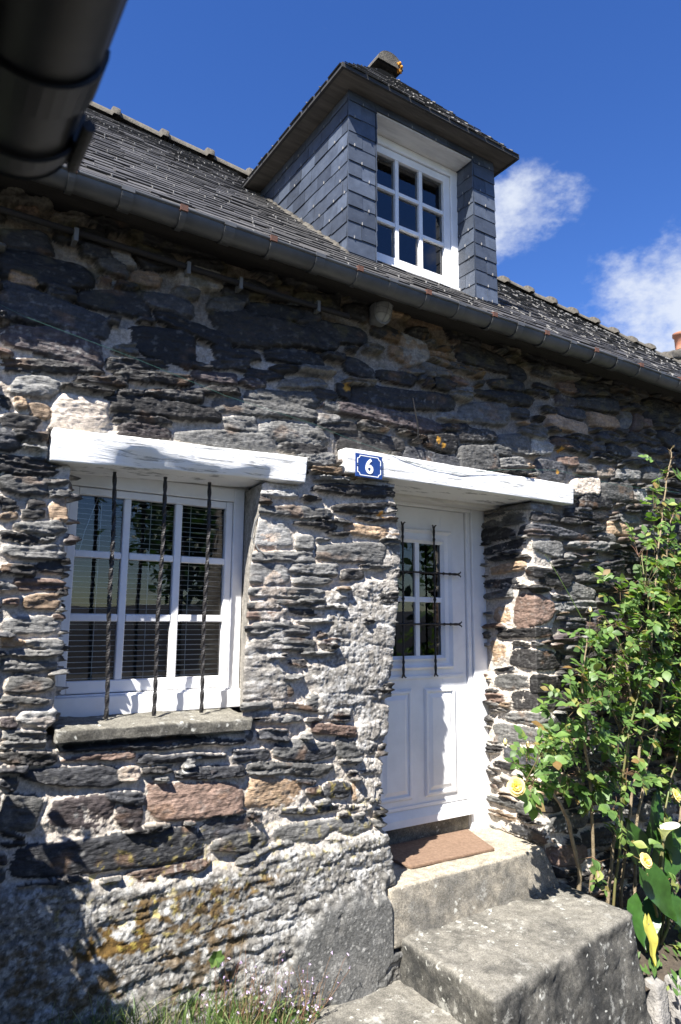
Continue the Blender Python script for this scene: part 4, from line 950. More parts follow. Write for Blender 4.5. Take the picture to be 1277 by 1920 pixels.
mb = MB(); mb.add([(q0 - .003, 3.262, r0 - .003), (q1 + .003, 3.262, r0 - .003), (q1 + .003, 3.2622, r1 + .003), (q0 - .003, 3.2622, r1 + .003)], [(0, 1, 2, 3)]); mb.build('pane', M['glass'], dm)
# hipped dormer roof
EX0, EX1, EY, EZ = 1.902, 3.366, 2.950, 3.190
AP = V_((2.634, 3.56, 3.955)); BK = 5.30
mb = MB()
def hip_face(a, b, c, d, courses, inner_skip=0):
    """a,b eave corners; c above b, d above a; slates laid in courses"""
    a, b, c, d = map(V_, (a, b, c, d))
    nrm = (b - a).cross(d - a if (d - a).length > .01 else c - a).normalized()
    if nrm.z < 0: nrm = -nrm
    for r in range(courses):
        t0 = r / courses; t1 = min((r + 1.8) / courses, 1)
        la, lb = a.lerp(d, t0), b.lerp(c, t0); ha, hb = a.lerp(d, t1), b.lerp(c, t1)
        W = (lb - la).length
        nS = max(1, int(W / .15)); sh = .5 if r % 2 else 0
        cuts = [0] + [(i + sh) / nS for i in range(1 if not sh else 0, nS) if 0 < (i + sh) / nS < 1] + [1]
        for u0, u1 in zip(cuts[:-1], cuts[1:]):
            lf = random.uniform(.009, .014); n = nrm * .006
            A = la.lerp(lb, u0 + .004) + nrm * lf; B = la.lerp(lb, u1 - .004) + nrm * lf; C_ = ha.lerp(hb, u1) + nrm * .001; D = ha.lerp(hb, u0) + nrm * .001
            mb.hexa([A, B, C_, D, A + n, B + n, C_ + n, D + n], 0)
            if random.random() < .5:
                hp = (A + B) / 2 + n; up_ = (D - A).normalized(); ux = (B - A).normalized() * random.uniform(.002, .0045)
                mb.hexa([hp - ux - up_ * .007, hp + ux - up_ * .007, hp + ux + up_ * .02, hp - ux + up_ * .02, hp - ux - up_ * .007 + nrm * .007, hp + ux - up_ * .007 + nrm * .007, hp + ux + up_ * .02 + nrm * .003, hp - ux + up_ * .02 + nrm * .003], 1)
hip_face((EX0, EY, EZ), (EX1, EY, EZ), AP, AP, 11)
hip_face((EX0, 5.30, EZ), (EX0, EY, EZ), AP, (AP.x, BK, AP.z), 11)
hip_face((EX1, EY, EZ), (EX1, 5.30, EZ), (AP.x, BK, AP.z), AP, 11)
# deck under the slates
mb.add([(EX0, EY, EZ - .004), (EX1, EY, EZ - .004), tuple(AP - V_((0, 0, .004))), (AP.x, BK, AP.z - .004), (EX0, BK, EZ - .004), (EX1, BK, EZ - .004)], [(0, 1, 2), (0, 2, 3, 4), (1, 5, 3, 2)])
droof = mb.build('dormer_roof', [M['roof_slate'], M['hook']], dm)
mb = MB()
mb.box(EX0 + .012, EX1 - .012, EY + .012, YF + .02, ZT + .0005, ZT + .009); mb.box(EX0 + .012, XA + .03, YF + .02, 4.32, ZT + .0005, ZT + .009); mb.box(XE - .03, EX1 - .012, YF + .02, 4.32, ZT + .0005, ZT + .009)
mb.build('soffit', M['soffit'], dm)
mb = MB()   # dark slate verge under the eaves
for (x0, x1, y0, y1) in ((EX0, EX1, EY, EY + .012), (EX0, EX0 + .012, EY + .012, 4.36), (EX1 - .012, EX1, EY + .012, 4.36)):
    mb.box(x0 - .003, x1 + .003, y0 - .003, y1, ZT - .004, EZ + .014)
mb.build('eaves_board', M['black_edge'], dm)
# ridge tiles along the dormer ridge, the end one standing open with mortar and orange lichen
t0 = None
for k in range(5):
    o = ridge_tile_mesh(.40, .112, .010).build('ridge_tile', M['tile'], dm) if t0 is None else t0.copy()
    if t0 is None: t0 = o; tb = Vector(o.location)
    else: COL.objects.link(o); o.parent = dm
    o.rotation_euler = (0, -.03, PI / 2); o.location = tb + V_((AP.x + .008, AP.y - .10 + k * .38, AP.z - .01))
mb = MB()
n = 15
vs = [(AP.x + .008 - math.cos(PI * k / (n - 1)) * .100, AP.y - .075, AP.z - .01 + math.sin(PI * k / (n - 1)) * .086) for k in range(n)]
mb.add(vs, [list(range(n))]); mb.build('ridge_mortar', M['zinc'], dm)
mb = MB()
for _ in range(26):
    a = random.uniform(-.2, .75); rr = .085 + random.uniform(-.012, .016)
    c = V_((AP.x + .008 + math.cos(a) * rr, AP.y - .10 + random.uniform(-.012, .03), AP.z - .01 + math.sin(a) * rr * .85)); s = random.uniform(.008, .016)
    mb.add([c + V_((sx * s, sy * s * .7, sz * s)) for sx, sy, sz in ((1, 0, 0), (0, 1, 0), (-1, 0, 0), (0, -1, 0), (0, 0, 1), (0, 0, -1))], [(0, 1, 4), (1, 2, 4), (2, 3, 4), (3, 0, 4), (1, 0, 5), (2, 1, 5), (3, 2, 5), (0, 3, 5)], 0, True)
mb.build('lichen_patch', M['orange_lichen'], dm)
# lead and mortar fillet where the cheek meets the slope
for xx in (XA - .022, XE + .022):
    mb = MB()
    for k in range(40):
        y = 3.06 + k * .034
        if y > 4.38: continue
        z = float(roof_z(xx, y)); s = random.uniform(.012, .024)
        mb.add([(xx - s, y, z + .012), (xx + s, y, z + .012), (xx + s, y + .036, z + .042), (xx - s, y + .036, z + .042), (xx, y, z + .012 + s * 1.4), (xx, y + .036, z + .042 + s * 1.3)], [(0, 1, 4), (0, 4, 5, 3), (1, 2, 5, 4), (2, 3, 5)], 0, True)
    mb.build('mortar_fillet', M['tile'], dm)
# ------------------------------------------------------------------ things on the wall
sg = tag(empty('house_number_sign', (2.080, 2.930, .818)), 'small blue enamel plate with a white 6 on the left end of the door lintel', 'house number')
mb = MB()
W2, H2 = .088, .064
def plate_outline(w, h, c, y):
    pts = []
    for sx, sz, q in ((-1, -1, 0), (1, -1, 1), (1, 1, 2), (-1, 1, 3)):
        arc = []
        for k in range(5):
            a = PI / 2 * k / 4
            arc.append((math.cos(a) * c, math.sin(a) * c))
        seq = arc if q in (0, 2) else arc[::-1]
        for (dx, dz) in (seq[::-1] if q in (0, 2) else seq[::-1]): pts.append((sx * (w - dx), y, sz * (h - dz)))
    return pts
mb.box(-W2, W2, 0, .006, -H2, H2)
pl = mb.build('plate', M['sign_blue'], None, bevel=.0025); pl.parent = sg; pl.location = (0, 0, 0)
mb = MB()
w, h, c, t, y = W2 - .012, H2 - .011, .016, .0042, -.0012
def strip(a, b):
    a = Vector(a); b = Vector(b); d = (b - a).normalized(); s = Vector((-d.z, 0, d.x)) * t / 2
    mb.hexa([a - s, b - s, b + s, a + s, a - s + Vector((0, .0015, 0)), b - s + Vector((0, .0015, 0)), b + s + Vector((0, .0015, 0)), a + s + Vector((0, .0015, 0))])
for sx in (-1, 1):
    strip((sx * w, y, -h + c), (sx * w, y, -.010)); strip((sx * w, y, .010), (sx * w, y, h - c))
    strip((-w + c, y, sx * h), (w - c, y, sx * h))
    for sz in (-1, 1):
        pr = None
        for k in range(5):
            a = PI / 2 * k / 4; p = (sx * (w - math.cos(a) * c), y - .0002, sz * (h - math.sin(a) * c))
            if pr: strip(pr, p)
            pr = p
bd = mb.build('border', M['sign_white'], None); bd.parent = sg; bd.location = (0, 0, 0)
cu = bpy.data.curves.new('digit', 'FONT'); cu.body = '6'; cu.size = .112; cu.align_x = 'CENTER'; cu.align_y = 'CENTER'; cu.extrude = .0012; cu.offset = .0028
tmp = bpy.data.objects.new('digit', cu); COL.objects.link(tmp)
bpy.context.view_layer.update()
me = bpy.data.meshes.new_from_object(tmp.evaluated_get(bpy.context.evaluated_depsgraph_get()))
bpy.data.objects.remove(tmp)
zs_ = [v.co.y for v in me.vertices]; xs_ = [v.co.x for v in me.vertices]; cz = (max(zs_) + min(zs_)) / 2; cx = (max(xs_) + min(xs_)) / 2
for v in me.vertices: v.co = ((v.co.x - cx) * .95, -.0022 - v.co.z, v.co.y - cz)
dg = bpy.data.objects.new('digit', me); COL.objects.link(dg); me.materials.append(M['sign_white']); dg.parent = sg
for sx in (-1, 1):
    mb = MB(); mb.tube([(sx * w, -.004, 0), (sx * w, .002, 0)], .0032, 8); s_ = mb.build('screw', M['cable'], None); s_.parent = sg; s_.location = (0, 0, 0)

lp = tag(empty('wall_lamp', (2.185, 2.95, 1.755)), 'oval bulkhead lamp with ribbed frosted glass on the shaded wall under the gutter', 'lamp')
def oval(name, rx, rz, y0, y1, mat_, dome=0, n=24, rib=0):
    mb = MB(); rings = 7 if dome else 2; vs = []
    for r in range(rings):
        t = r / (rings - 1); k = math.cos(t * PI / 2 * .97) if dome else 1; yy = y0 + (y1 - y0) * (math.sin(t * PI / 2) if dome else t)
        for i in range(n):
            a = 2 * PI * i / n; ca, sa = math.cos(a), math.sin(a)
            vs.append((math.copysign(abs(ca) ** .8, ca) * rx * k + .0 * sa, yy, math.copysign(abs(sa) ** .8, sa) * rz * k))
    fs = [(r * n + i, r * n + (i + 1) % n, (r + 1) * n + (i + 1) % n, (r + 1) * n + i) for r in range(rings - 1) for i in range(n)]
    fs.append([(rings - 1) * n + i for i in range(n)])
    mb.add(vs, fs, 0, bool(dome)); o = mb.build(name, mat_, None); o.parent = lp; o.location = (0, 0, 0); return o
oval('base', .062, .098, .06, -.012, M['lamp_body'])
oval('glass_dome', .050, .084, -.010, -.052, M['lamp_glass'], 1)
mb = MB()
for z in (-.05, -.017, .017, .05):
    e = math.sqrt(max(0, 1 - (z / .09) ** 2)) * .055
    mb.tube([(-e, -.012, z), (-e * .75, -.045, z), (0, -.058, z), (e * .75, -.045, z), (e, -.012, z)], .0022, 5)
mb.tube([(0, -.012, -.09), (0, -.045, -.066), (0, -.060, 0), (0, -.045, .066), (0, -.012, .09)], .0026, 5)
o = mb.build('wire_guard', M['lamp_body'], None); o.parent = lp; o.location = (0, 0, 0)
lp.rotation_euler = (0, R(9), 0)

mb = MB()
mb.tube([(2.362, 2.90, 1.245), (2.385, 2.905, 1.16), (2.405, 2.91, 1.10), (2.422, 2.93, 1.03)], [.0028, .0045, .005, .006], 6)
mb.tube([(2.422, 2.93, 1.03), (2.425, 3.0, 1.02)], .006, 6)
tag(mb.build('iron_spike', M['iron']), 'thin dark iron spike sticking up from the stones above the white door lintel', 'spike')
mb = MB()
mb.tube([(.10, 2.93, 1.29), (.35, 2.94, 1.225), (.80, 2.945, 1.15), (1.25, 2.95, 1.06), (1.75, 2.95, 1.0), (1.96, 2.945, .955), (2.15, 2.94, .925)], .0011, 5)
mb.tube([(2.15, 2.94, .925), (2.3, 2.938, .895), (2.5, 2.94, .862), (2.75, 2.936, .865), (3.1, 2.93, .93), (3.6, 2.925, .99), (4.2, 2.92, .96), (5.0, 2.92, .99)], .0012, 5)
tag(mb.build('wire', M['green_wire']), 'thin green wire running across the stones and the door lintel', 'wire')
mb = MB()
mb.tube([(1.505, 2.99, .630), (1.50, 3.0, .56), (1.455, 3.02, .47), (1.440, 3.02, .40), (1.462, 2.99, .335), (1.495, 2.975, .31)], .0048, 7)
tag(mb.build('cable_end', M['cable']), 'short loose pale cable hanging in the corner of the barred window', 'cable')

# ------------------------------------------------------------------ steps, mat, ground
st = tag(empty('stone_steps', (2.9, 2.7, -1.95)), 'worn concrete steps with lichen turning down from the white door', 'steps')
def off(o): return o
rough_block('threshold_step', [(2.215, 2.905, -1.60), (3.50, 2.925, -1.60), (3.50, 3.60, -1.60), (2.215, 3.60, -1.60)], [(2.215, 2.945, -1.332), (3.385, 2.965, -1.332), (3.46, 3.60, -1.325), (2.215, 3.60, -1.325)], M['tread'], st, .02, .005, .014, 31)
rough_block('landing', [(2.36, 2.24, -2.35), (3.60, 2.42, -2.35), (3.66, 3.12, -2.35), (2.26, 3.10, -2.35)], [(2.27, 2.30, -1.575), (3.51, 2.47, -1.555), (3.56, 3.09, -1.550), (2.262, 3.07, -1.556)], M['concrete'], st, .020, .017, .028, 33)
rough_block('lower_step', [(1.70, 2.0, -2.35), (2.42, 1.9, -2.35), (2.42, 3.02, -2.35), (1.62, 3.02, -2.35)], [(1.78, 2.1, -1.775), (2.40, 2.0, -1.775), (2.42, 3.02, -1.745), (1.70, 2.99, -1.750)], M['concrete'], st, .024, .012, .03, 35)
rough_block('doormat', [(2.475, 3.095, -1.328), (3.085, 3.075, -1.328), (3.20, 3.42, -1.322), (2.44, 3.43, -1.322)], [(2.475, 3.095, -1.312), (3.085, 3.075, -1.312), (3.20, 3.42, -1.308), (2.44, 3.43, -1.308)], M['mat'], None, .02, .0015, .003, 41)
tag(bpy.data.objects['doormat'], 'brown coir doormat lying on the threshold step at the foot of the white door', 'doormat')

def sheet(name, x0, x1, y0, y1, z, mat_, n=60, amp=.02, zfun=None, **kw):
    xs = np.linspace(x0, x1, n); ys = np.linspace(y0, y1, n); X, Y = np.meshgrid(xs, ys)
    Z = z + amp * fb(X * 2.2, Y * 2.2, 91) + amp * .5 * fb(X * 9, Y * 9, 92)
    if zfun is not None: Z = Z + zfun(X, Y)
    me = bpy.data.meshes.new(name); P = np.stack([X, Y, Z], -1).reshape(-1, 3); i = np.arange(n * n).reshape(n, n)
    F = np.stack([i[:-1, :-1], i[:-1, 1:], i[1:, 1:], i[1:, :-1]], -1).reshape(-1, 4)
    me.from_pydata(P.tolist(), [], F.tolist())
    for p in me.polygons: p.use_smooth = True
    return tag(link(name, me, None, mat_), **kw)
me = bpy.data.meshes.new('ground'); me.from_pydata([(-200, -200, -2.32), (200, -200, -2.32), (200, 200, -2.32), (-200, 200, -2.32)], [], [(0, 1, 2, 3)])
tag(link('ground', me, None, M['ground']), kind='structure')
sheet('path', -1.6, 2.4, -3, 3.08, -1.90, M['ground'], 90, .03, lambda X, Y: .30 * ss(1.9, 2.6, Y) * ss(2.0, 1.0, X), kind='structure')
sheet('path_beyond_steps', 2.4, 9, -3, 2.2, -2.25, M['ground'], 60, .03, None, kind='structure').name = 'street'
sheet('flower_bed', 3.45, 8.5, 2.50, 3.1, -1.98, M['soil'], 110, .05, lambda X, Y: .16 * ss(2.45, 2.95, Y), kind='structure')

# upright edging stones along the flower bed
rr = random.Random(3)
es = [(3.71, 2.50, .065, .24, 'tall grey edging stone set upright, nearest of the row beside the landing'),
      (3.83, 2.46, .050, .26, 'narrow dark edging stone set upright, second from the landing'),
      (3.95, 2.42, .06, .22, 'rounded edging stone set upright at the right edge of the flower bed')]
for i, (x, y, r_, h_, lb) in enumerate(es):
    a = .5
    o = rough_block('edging_stone', quad(x - r_, x + r_, y - .05, y + .05, -2.34), quad(x - r_ * .75, x + r_ * .7, y - .045, y + .045, -2.30 + h_ + .12 - i * .02), M['edging'], None, .02, .016, .02, 50 + i)
    tag(o, lb, 'edging stone', 'upright stones edging the flower bed')
for i, (x, y, z, s, lb) in enumerate([(3.66, 2.36, -2.19, .065, 'loose pale stone lying at the foot of the landing'), (3.80, 2.33, -2.20, .055, 'small loose stone in front of the upright edging stones'), (3.60, 2.26, -2.24, .045, 'small dark stone tucked under the landing edge')]):
    o = rough_block('loose_stone', quad(x - s, x + s, y - s, y + s, z - s), quad(x - s * .7, x + s * .8, y - s * .7, y + s * .6, z + s * .7), M['edging'], None, .018, .02, .02, 60 + i)
    tag(o, lb, 'stone', 'loose stones by the steps')

# ------------------------------------------------------------------ plants
def leaf_shape(mb, p, d, n, L_, W_, fold=.25, droop=.2, m=0, segs=4, profile=(0, .62, 1, .86, .0), serr=0):
    """one leaf blade: ovate, folded along its midrib, curved down"""
    d = d.normalized(); s = d.cross(n)
    if s.length < .01: s = Vector((1, 0, 0))
    s.normalize(); n = s.cross(d).normalized()
    vs = []; K = len(profile) - 1
    for i, w in enumerate(profile):
        t = i / K
        c = p + d * L_ * t - n * (droop * L_ * t * t)
        e = w * W_ * .5
        vs += [c - s * e + n * e * fold, c, c + s * e + n * e * fold]
    fs = []
    for i in range(K): fs += [(i * 3, i * 3 + 1, i * 3 + 4, i * 3 + 3), (i * 3 + 1, i * 3 + 2, i * 3 + 5, i * 3 + 4)]
    mb.add(vs, fs, m, True)
LP = (0.05, .55, .88, 1.0, .82, .45, .02)
def rnd_dir(zb=0):
    while True:
        v = Vector((random.uniform(-1, 1), random.uniform(-1, 1), random.uniform(-1, 1)))
        if .1 < v.length < 1: return (v + Vector((0, 0, zb))).normalized()
def compound(mb, p, d, L_, leaf):
    """rose leaf: stalk and five leaflets"""
    up = (Vector((0, -.55, .85)) + rnd_dir() * .55).normalized()
    d = d.normalized(); s = d.cross(up).normalized()
    mb.tube([p, p + d * L_ * .5, p + d * L_], .0011, 3, 1, False)
    for t, sd in ((.42, -1), (.42, 1), (.78, -1), (.78, 1), (1, 0)):
        q = p + d * L_ * t; dd = (d * (.45 if sd else 1) + s * sd * .9 + rnd_dir() * .22)
        sz = leaf * random.uniform(.8, 1.15) * (1.12 if sd == 0 else .95)
        leaf_shape(mb, q, dd, (up + rnd_dir() * .35).normalized(), sz, sz * .68, random.uniform(.1, .4), random.uniform(-.05, .35), 0, profile=LP)
CLUS = "4.58 2.78 1.01 0.13 6;4.42 2.78 0.80 0.11 10;4.73 2.82 0.80 0.10 9;4.50 2.83 0.55 0.13 14;4.69 2.81 0.48 0.10 10;4.27 2.82 0.46 0.10 9;4.01 2.61 0.26 0.12 16;4.49 2.74 0.21 0.13 18;4.04 2.83 0.20 0.11 9;3.71 2.76 0.02 0.10 8;4.04 2.82 0.01 0.14 18;4.05 2.63 0.02 0.14 20;4.52 2.74 -0.05 0.11 16;3.52 2.66 -0.15 0.10 10;3.82 2.73 -0.21 0.13 18;4.10 2.74 -0.22 0.14 22;4.23 2.63 -0.25 0.12 20;3.40 2.65 -0.32 0.08 8;3.61 2.67 -0.39 0.13 20;4.09 2.82 -0.46 0.14 22;4.40 2.81 -0.51 0.14 18;3.30 2.64 -0.49 0.09 12;3.36 2.79 -0.63 0.09 12;3.45 2.63 -0.56 0.11 18;3.85 2.75 -0.67 0.13 16;3.95 2.63 -0.69 0.11 10;3.00 2.60 -0.66 0.09 14;3.08 2.81 -0.79 0.08 12;2.96 2.65 -0.86 0.07 14;3.14 2.65 -0.80 0.08 14;3.57 2.84 -0.90 0.10 16;3.76 2.81 -0.89 0.10 14;3.80 2.67 -0.90 0.11 10;4.53 2.86 -0.84 0.11 8;2.94 2.73 -0.90 0.04 6;3.63 2.76 -1.05 0.08 7;3.67 2.65 -1.09 0.08 5;4.55 2.86 -1.08 0.09 8;3.66 2.77 -1.41 0.06 5;3.86 2.83 -1.31 0.07 4;4.05 2.81 -1.31 0.07 3;4.25 2.70 -1.31 0.07 5;4.24 2.72 -1.87 0.06 6;4.25 2.67 -1.58 0.07 6;4.09 2.66 -1.91 0.04 5"
stems = [
    ([(3.92, 2.86, -1.85), (3.98, 2.82, -1.3), (4.12, 2.78, -.75), (4.25, 2.76, -.2), (4.38, 2.76, .35), (4.52, 2.77, .8), (4.64, 2.77, 1.12), (4.67, 2.76, 1.26)], .011),
    ([(3.80, 2.88, -1.85), (3.84, 2.82, -1.35), (3.94, 2.77, -.9), (3.98, 2.74, -.4), (3.88, 2.74, -.1), (3.74, 2.75, .05)], .012),
    ([(3.58, 2.90, -1.72), (3.56, 2.86, -1.45), (3.44, 2.82, -1.18), (3.25, 2.75, -.98), (3.08, 2.70, -.88), (2.93, 2.67, -.84)], .015),
    ([(3.66, 2.88, -1.75), (3.68, 2.84, -1.35), (3.62, 2.80, -1.0), (3.52, 2.74, -.7), (3.46, 2.70, -.35), (3.50, 2.68, -.1)], .012),
    ([(4.02, 2.84, -1.85), (4.08, 2.80, -1.2), (4.30, 2.76, -.6), (4.45, 2.74, 0), (4.55, 2.78, .5), (4.68, 2.80, .75)], .011),
    ([(3.74, 2.80, -1.85), (3.80, 2.74, -1.3), (3.84, 2.70, -.8), (4.0, 2.66, -.3), (4.1, 2.66, .1), (4.22, 2.76, .45)], .009),
    ([(4.1, 2.72, -1.9), (4.12, 2.70, -1.5), (4.25, 2.7, -1.1), (4.5, 2.75, -.8), (4.75, 2.8, -.3)], .009),
    ([(4.35, 2.80, -1.9), (4.6, 2.78, -1.0), (4.95, 2.8, -.3), (5.1, 2.8, .4)], .011)]
rose = tag(empty('rose_bush', (3.85, 2.86, -1.85)), 'tall rose bush with yellow blooms growing against the stone wall right of the door', 'rose bush')
def smooth_path(pts, k=5, wob=.012):
    out = []
    P = [Vector(p) for p in pts]
    for i in range(len(P) - 1):
        p0 = P[max(i - 1, 0)]; p1 = P[i]; p2 = P[i + 1]; p3 = P[min(i + 2, len(P) - 1)]
        for j in range(k):
            t = j / k
            out.append(.5 * ((2 * p1) + (p2 - p0) * t + (2 * p0 - 5 * p1 + 4 * p2 - p3) * t * t + (3 * p1 - p0 - 3 * p2 + p3) * t ** 3) + rnd_dir() * wob * .5)
    out.append(P[-1]); return out
paths = []
for pts, r_ in stems:
    pp = smooth_path(pts); paths.append(pp)
    mb = MB(); mb.tube(pp, [r_ * (1 - .72 * i / len(pp)) for i in range(len(pp))], 7)
    for i in range(3, len(pp) - 2):       # thorns
        for _ in range(2):
            if random.random() < .7:
                q = pp[i].lerp(pp[i + 1], random.random()); d = rnd_dir(-.2)
                mb.tube([q, q + d * .016], [.0035, .0006], 4, 0, False)
    mb.build('stem', M['bark'] if r_ > .0095 else M['green_stem'], rose)
allp = [p for pp in paths for p in pp]
fol = MB(); tw = MB()
def fold_in(dst, src, m):
    n = len(dst.v); dst.v += src.v; dst.f += [[i + n for i in f] for f in src.f]; dst.m += [m] * len(src.f); dst.s += src.s
extra = []
for _ in range(44):
    extra.append((random.uniform(4.6, 5.4), random.uniform(2.6, 2.86), random.uniform(-1.0, .55), .12, 12))
for c in CLUS.split(';'):
    x, y, z, r_, n_ = map(float, c.split()); extra.append((x, y, z, r_ * (.8 if x < 3.2 else 1.12), int(n_ * (.7 if x < 3.2 else .95))))
for (x, y, z, r_, n_) in extra:
    c = Vector((x, y, z))
    cand = [p for p in allp if p.z < z + .05] or allp
    q = min(cand, key=lambda p: (p - c).length + random.uniform(0, .1))
    mid = q.lerp(c, .5) + Vector((0, -.02, .03))
    tw.tube([q, mid, c], [.0042, .003, .002], 5, 0, False)
    for k in range(max(3, int(n_ * 1.12))):
        p = c + Vector((random.gauss(0, .55), random.gauss(0, .45), random.gauss(0, .55))) * r_
        if (p - c).length > .05: tw.tube([q.lerp(c, random.uniform(.5, 1)), p.lerp(c, .4) + Vector((0, 0, .01)), p], [.002, .0016, .001], 4, 0, False)
        d = (p - c).normalized() * .8 + rnd_dir(-.1) + Vector((0, -.35, 0))
        compound(fol, p, d, random.uniform(.055, .09), random.uniform(.040, .074))
# bare tall tip with reddish young leaves
mb = MB()
for k in range(9):
    p = Vector((4.60 + k * .009, 2.765, 1.02 + k * .03))
    leaf_shape(mb, p, rnd_dir(.6), Vector((0, -1, .2)), .04, .014, .2, .1)
fold_in(tw, mb, 0)
fold_in(fol, tw, 2)
fol.build('foliage', [M['rose_leaf'], M['green_stem'], M['red_stem']], rose)
def bloom(p, s, axis, parent):
    mb = MB(); a = Vector(axis).normalized(); b = a.cross(Vector((0, 0, 1))).normalized(); c = a.cross(b)
    for ring, (n_, r0, ln, open_) in enumerate(((5, .2, 1.0, 1.25), (6, .17, .92, .85), (6, .12, .8, .45), (5, .06, .66, .18))):
        for k in range(n_):
            an = 2 * PI * (k + .37 * ring) / n_ + random.uniform(-.15, .15)
            rad = b * math.cos(an) + c * math.sin(an); tan = b * -math.sin(an) + c * math.cos(an)
            vs = []
            U_ = 5; V2 = 5
            for i in range(V2 + 1):
                t = i / V2
                out = math.sin(t * open_) ; h_ = math.cos(t * open_ * .85)
                ctr = p + rad * (r0 * s * .5 + out * ln * s * .8 * t) + a * (h_ * t * s * .75)
                wv = math.sin(min(t * 1.25, 1) * PI * .5) * (1 if t < .8 else 1 - (t - .8) * 1.4)
                for j in range(U_ + 1):
                    u = j / U_ * 2 - 1
                    vs.append(ctr + tan * u * wv * s * .55 - rad * (abs(u) ** 2 * -.10 + .0) * s * (1.3 - open_) * -1 + a * (random.uniform(-.03, .03) * s * t) + rad * (.10 * s * t * t * (1 - u * u)))
            fs = [(i * (U_ + 1) + j, i * (U_ + 1) + j + 1, (i + 1) * (U_ + 1) + j + 1, (i + 1) * (U_ + 1) + j) for i in range(V2) for j in range(U_)]
            mb.add(vs, fs, 0, True)
    return mb.build('bloom', M['petal'], parent)
def sepals(p, s, axis, parent, stem_to):
    mb = MB(); a = Vector(axis).normalized()
    mb.tube([Vector(stem_to), (Vector(stem_to) + p) / 2 + Vector((0, 0, -.01)), p - a * s * .1], [.0028, .0024, .0024], 5)
    mb.tube([p - a * s * .25, p, p + a * s * .1], [.002, s * .22, s * .15], 7)
    b = a.cross(Vector((0, 0, 1))).normalized(); c = a.cross(b)
    for k in range(5):
        an = 2 * PI * k / 5; rad = b * math.cos(an) + c * math.sin(an)
        leaf_shape(mb, p, rad + a * .2, a, s * .75, s * .25, .2, .3)
    mb.build('flower_stalk', M['green_stem'], parent)
for (p, s, ax, t_) in (((2.79, 2.62, -.845), .062, (-.5, -.8, .25), (2.95, 2.67, -.84)), ((3.67, 2.50, -1.325), .055, (-.1, -.9, .5), (3.80, 2.74, -1.33)), ((4.16, 2.60, -1.06), .055, (.2, -.8, .4), (4.25, 2.70, -1.1))):
    p = Vector(p); bloom(p, s * .82, ax, rose); sepals(p, s, ax, rose, t_)
for (p, t_) in (((2.768, 2.66, -.638), (2.93, 2.70, -.72)), ((2.938, 2.66, -.668), (2.98, 2.68, -.76)), ((3.0, 2.62, -.72), (3.0, 2.68, -.78)), ((3.52, 2.66, .06), (3.55, 2.70, -.08)), ((3.60, 2.64, -.28), (3.6, 2.68, -.34))):
    p = Vector(p); mb = MB(); mb.tube([p - Vector((0, 0, .004)), p + Vector((0, 0, .006)), p + Vector((0, 0, .018)), p + Vector((.002, 0, .030))], [.004, .0105, .009, .002], 8)
    mb.build('bud', M['petal'], rose)
    mb = MB(); mb.tube([Vector(t_), p - Vector((0, 0, .002))], .0018, 5); mb.tube([p - Vector((0, 0, .012)), p + Vector((0, 0, .001))], [.003, .0085], 6); mb.build('bud_stalk', M['green_stem'], rose)

# broad-leaved lily with one white flower
cal = tag(empty('calla_lily', (4.05, 2.68, -1.95)), 'calla lily with big arrow-shaped leaves and one white flower at the right edge', 'lily')
def big_leaf(p0, tip, n, W_, name='leaf', mat_='calla_leaf', fold=.18, droop=.12, stalk_from=None):
    p0 = Vector(p0); tip = Vector(tip); mb = MB()
    prof = (.35, .86, 1.0, .93, .80, .64, .46, .26, .02)
    d = tip - p0; L_ = d.length; d.normalize(); n = Vector(n); s = d.cross(n).normalized(); n = s.cross(d).normalized(); K = len(prof) - 1
    vs = []
    for i, w_ in enumerate(prof):
        t = i / K; c = p0 + d * L_ * t - n * droop * L_ * t * t
        back = d * (L_ * .20) * max(0, 1 - t * 3.2)
        for j in range(-3, 4):
            u = j / 3; e = u * w_ * W_ * .5
            vs.append(c + s * e - back * abs(u) + n * (abs(u) ** 1.5 * fold * W_ * .5 + .012 * math.sin(t * 11 + u * 3) * abs(u)))
    fs = [(i * 7 + j, i * 7 + j + 1, (i + 1) * 7 + j + 1, (i + 1) * 7 + j) for i in range(K) for j in range(6)]
    mb.add(vs, fs, 0, True)
    o = mb.build(name, M[mat_], cal)
    if stalk_from is not None:
        mb = MB(); a = Vector(stalk_from); mb.tube([a, a.lerp(p0, .5) + Vector((0, -.03, 0)), p0 + d * .01], [.012, .009, .006], 6); mb.build('leaf_stalk', M['green_stem'], cal)
    return o
r0_ = (4.05, 2.70, -1.95)
big_leaf((3.83, 2.60, -1.44), (4.0, 2.52, -1.72), (-.35, -.85, .5), .19, stalk_from=r0_)
big_leaf((4.22, 2.80, -1.40), (4.34, 2.80, -1.06), (-.2, -.8, .1), .15, stalk_from=r0_)
big_leaf((4.18, 2.72, -1.50), (4.38, 2.66, -1.24), (-.2, -.9, .3), .22, stalk_from=r0_)
big_leaf((4.0, 2.74, -1.42), (3.86, 2.72, -1.18), (-.3, -.9, .2), .17, stalk_from=r0_)
big_leaf((4.10, 2.64, -1.66), (4.22, 2.56, -1.86), (-.2, -.9, .4), .15, stalk_from=r0_)
big_leaf((3.92, 2.70, -1.66), (3.80, 2.60, -1.86), (-.5, -.8, .3), .20, stalk_from=r0_)
big_leaf((3.76, 2.56, -1.68), (3.715, 2.48, -1.87), (-.3, -.9, .2), .07, 'yellow_leaf', 'yellow_leaf', .3, .2, stalk_from=(4.0, 2.68, -1.95))
mb = MB()       # spathe: a flared trumpet open on one side, around a yellow spadix
c0 = Vector((4.145, 2.68, -1.335)); ax = Vector((-.25, -.25, .93)).normalized(); b = ax.cross(Vector((0, 1, 0))).normalized(); c = ax.cross(b)
vs = []; nI = 9; nJ = 16
